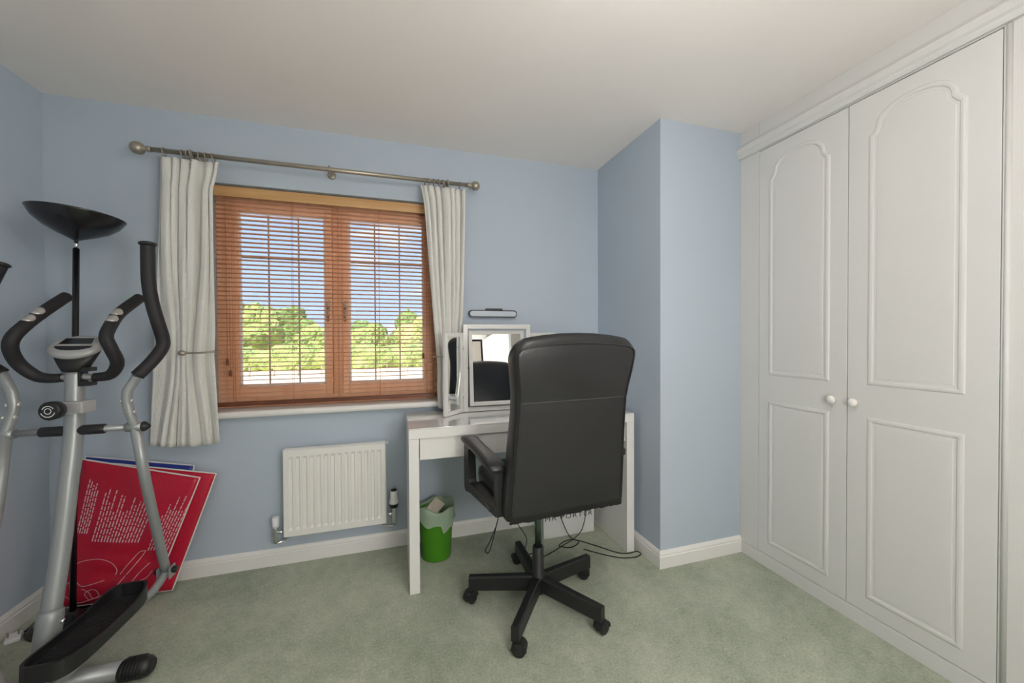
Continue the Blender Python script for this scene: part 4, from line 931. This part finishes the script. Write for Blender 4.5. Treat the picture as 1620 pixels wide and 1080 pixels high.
# tension knob
m = MB(); m.box(EX-0.010, EX+0.055, -0.530, -0.460, 0.962, 1.008, 0.006); m.build('knob_bracket', M_SILVERP, el)
kc = Vector((EX-0.006, -0.548, 0.984)); kd = Vector((-0.10, -1, 0.02)).normalized()
kn = MB(); pts_ = [kc+kd*t for t in (-0.012, 0.000, 0.004, 0.030, 0.034, 0.035)]; kn.tube(pts_, [0.018, 0.020, 0.033, 0.034, 0.030, 0.024], 14); ko = kn.build('tension_knob', M_BLACKP, el)
kr = MB(); ku = Vector((0, 0, 1)); kx = kd.cross(ku).normalized()
for R_, a0, a1 in ((0.018, 0.4, 2.7), (0.021, 3.4, 6.0), (0.010, 0, 6.28)):
    n = 14; vs = []
    for i in range(n+1):
        a = lerp(a0, a1, i/n); d = kx*math.cos(a)+ku*math.sin(a); vs += [kc+kd*0.0357+d*(R_-0.0013), kc+kd*0.0357+d*(R_+0.0013)]
    kr.add(vs, [[2*i, 2*i+1, 2*i+3, 2*i+2] for i in range(n)])
kr.build('dial_marks', M_WHITEP, ko)
# console
cs_ = thing('console', (0, 0, 0)); cs_.parent = el; cs_.location = Vector((EX, -0.470, 1.12))-el.location
CM = Matrix.Translation((EX+0.004, -0.470, 1.212)) @ Matrix.Rotation(math.radians(38), 4, 'X') @ Matrix.Diagonal((1.0, 0.80, 1, 1))
def cl(prof, mi=0): m = MB(); m.lathe(prof, (0, 0, 0), 40); m.xf(CM); return m
cl([(0.074, -0.012), (0.080, -0.006), (0.080, 0.004), (0.076, 0.009), (0.062, 0.0115), (0.0, 0.0125)]).build('console_face', M_SILVERP, cs_)
bt = MB(); n = 32; vs = []
ringt = [CM @ Vector((0.074*math.cos(2*PI*i/n), 0.074*math.sin(2*PI*i/n), -0.011)) for i in range(n)]
ringb = [Vector((EX+0.034*math.cos(2*PI*i/n), -0.474+0.034*math.sin(2*PI*i/n), 1.118)) for i in range(n)]
ringm = [ringt[i]*0.45+ringb[i]*0.55+Vector((0, 0, -0.004)) for i in range(n)]
bt.add(ringt+ringm+ringb, [[j*n+i, j*n+(i+1) % n, (j+1)*n+(i+1) % n, (j+1)*n+i] for j in range(2) for i in range(n)]+[list(range(n)), [2*n+i for i in range(n)][::-1]], 0, True); bt.build('console_housing', M_BLACKP, cs_)
sc_ = MB(); sc_.prism([(-0.050, 0.000), (0.050, 0.000), (0.044, 0.046), (-0.044, 0.046)], 'Z', 0.010, 0.0145); sc_.xf(CM); sc_.build('screen', M_LCD, cs_)
sc_ = MB()
for q in (((-0.052, -0.003), (0.052, -0.003), (0.050, 0.0), (-0.050, 0.0)), ((-0.050, 0.0), (-0.053, 0.0), (-0.046, 0.049), (-0.044, 0.046)), ((-0.044, 0.046), (-0.046, 0.049), (0.046, 0.049), (0.044, 0.046)), ((0.050, 0.0), (0.044, 0.046), (0.046, 0.049), (0.053, 0.0))): sc_.prism(list(q), 'Z', 0.010, 0.0155)
sc_.xf(CM); sc_.build('screen_bezel', M_SENSOR, cs_)
sc_ = MB(); sc_.prism([(0.056*math.cos(a), -0.012+(-0.030)*math.sin(a)) for a in [PI*i/12 for i in range(13)]], 'Z', 0.0095, 0.0140); sc_.xf(CM); sc_.build('button_pad', M_BLACKP, cs_)

# ------------------------------------------------------------------ added lamps out of view: ceiling globe, hall globe and lantern brighten the room
CEILING_FILL = 16.0
lx_, ly_, lz_ = 2.20, -1.90, 2.19
cl_ = thing('fill_ceiling_light', (lx_, ly_, H), 'added fill light, an opal ceiling globe on a short white stem', 'light')
m = MB(); m.lathe([(0.06, H-0.0005), (0.058, H-0.018), (0.02, H-0.024), (0.012, H-0.030), (0.012, lz_+0.148)], (lx_, ly_, 0), 28); m.build('ceiling_rose', M_WHITEP, cl_)
gb = MB().ball((lx_, ly_, lz_), 0.15, 32).build('fill_globe', emit_mat('ceiling_fill_glow', (1.0, 0.975, 0.945), CEILING_FILL), cl_)  # invented globe, put in for its light on walls and ceiling

hl = thing('fill_ceiling_light', (2.3, -4.3, H), 'added fill light, an opal globe in the hall outside the open door', 'light')
m = MB(); m.lathe([(0.06, H-0.0005), (0.058, H-0.018), (0.02, H-0.024), (0.012, H-0.030), (0.012, 2.19+0.118)], (2.3, -4.3, 0), 28); m.build('ceiling_rose', M_WHITEP, hl)
MB().ball((2.3, -4.3, 2.19), 0.12, 32).build('fill_globe', emit_mat('hall_fill_glow', (1.0, 0.965, 0.92), 22.0), hl)  # added glow that brightens the hall reflected in the table mirror
LANTERN_FILL = 28.0  # strength of the invented lantern behind the camera, the main fill
gx, gy, gz = 2.20, -2.72, 1.20
gl = thing('fill_lamp', (gx, gy, 0), 'added fill lamp, a round lantern on a white stand between the wardrobe and the open door', 'lamp')
MB().lathe([(0.15, 0), (0.15, 0.015), (0.03, 0.022), (0.012, 0.03), (0.012, gz-0.198)], (gx, gy, 0), 32).build('stand', M_WHITEP, gl)
MB().ball((gx, gy, gz), 0.20, 32).build('fill_lantern', emit_mat('lantern_fill_glow', (1.0, 0.97, 0.935), LANTERN_FILL), gl)

# ------------------------------------------------------------------ outside: field, fence and trees
GZ = -2.75
MB().box(-160, 170, 0.31, 260, GZ-0.3, GZ).build('ground', M_GROUND, kind=S)
M_BANK = mat('hedge_bank', srgb(190, 176, 120), 0.95, vary=(0.6, 0.2))
def blob(mb, c, r, rnd, sub=3, sq=(1, 1, 1), mi=0):
    bm = bmesh.new(); bmesh.ops.create_icosphere(bm, subdivisions=sub, radius=1)
    ph = [rnd.uniform(0, 6.28) for _ in range(6)]
    for v in bm.verts:
        p = v.co; d = 1+0.13*math.sin(5*p.x+ph[0])*math.sin(6*p.y+ph[1])+0.10*math.sin(11*p.z+ph[2])*math.sin(9*p.x+ph[3])+0.10*rnd.uniform(-1, 1)
        v.co = Vector((p.x*sq[0], p.y*sq[1], p.z*sq[2]))*r*d
    bm.verts.index_update()
    mb.add([v.co+Vector(c) for v in bm.verts], [[v.index for v in f.verts] for f in bm.faces], mi, False); bm.free()
def tree(x, y, h, wdt, m, label, seed):
    rnd = random.Random(seed); t = thing('tree', (x, y, GZ), label, 'tree', 'trees beyond the field')
    MB().tube([(x, y, GZ), (x+0.1, y, GZ+h*0.5), (x, y, GZ+h*0.8)], [wdt*0.07, wdt*0.05, wdt*0.02], 8).build('trunk', M_TRUNK, t)
    cm = MB()
    for i in range(11):
        a = rnd.uniform(0, 6.28); q = rnd.uniform(0.1, 0.9); rr = wdt*0.5*math.sin(PI*(0.25+0.7*q))*rnd.uniform(0.4, 0.75)
        blob(cm, (x+rr*math.cos(a), y+rr*math.sin(a), GZ+h*(0.22+0.68*q)), wdt*rnd.uniform(0.20, 0.30), rnd)
    blob(cm, (x, y, GZ+h*0.52), wdt*0.36, rnd, sq=(1, 1, 1.15)); cm.build('crown', m, t)
L3 = ('dark green rounded tree standing beyond the pale field', 'mid green bushy tree standing beyond the pale field', 'light yellow-green tree standing beyond the pale field')
# positions along the far edge of the field; heights in metres
TR = [(-45, 72, 9.5, 8.5, 1), (-33.5, 60, 10.5, 7.5, 2), (-35.0, 73, 13.6, 8.5, 0), (-24.5, 60, 12.0, 7.8, 1), (-25.6, 73, 12.8, 8.5, 0), (-16.6, 60, 9.6, 6.6, 1), (-15.5, 73, 9.6, 7.5, 0), (-9.2, 60, 5.6, 6, 1),
      (-3.6, 73, 7.0, 6.6, 0), (-2.0, 60, 6.2, 5.8, 1), (4.2, 73, 8.8, 7.2, 0), (5.0, 60, 7.6, 5.8, 2), (12.8, 73, 10.4, 6.4, 2), (11.6, 60, 8.6, 6.6, 1), (21.5, 73, 9.5, 7.6, 0), (19, 59, 9, 7, 1)]
for i, (x, y, h, wdt, k) in enumerate(TR): tree(x, y, h, wdt, M_LEAF[k], L3[k], 40+i)
hg = MB(); rh = random.Random(8)
for i in range(46): blob(hg, (-42+i*1.6, 51.5+rh.uniform(-0.8, 0.8), GZ+1.2), 1.9*rh.uniform(0.8, 1.25), rh, 2, (1.2, 1, 0.9))
hg.build('hedge', M_LEAF[1], label='long low green hedge along the far edge of the field', cat='hedge')
fn = thing('field_fence', (-12, 42, GZ), 'thin post and rail fence crossing the pale field', 'fence')
p0 = MB(); p0.box(-28.06, -27.94, 41.94, 42.06, GZ, GZ+1.2); po = p0.build('post', M_FENCE, fn)
for i in range(1, 22): dup(po, fn, (i*2.2, 0, 0))
for z in (0.5, 1.05): MB().box(-28, 18.2, 42.06, 42.10, GZ+z-0.04, GZ+z+0.04).build('rail', M_FENCE, fn)
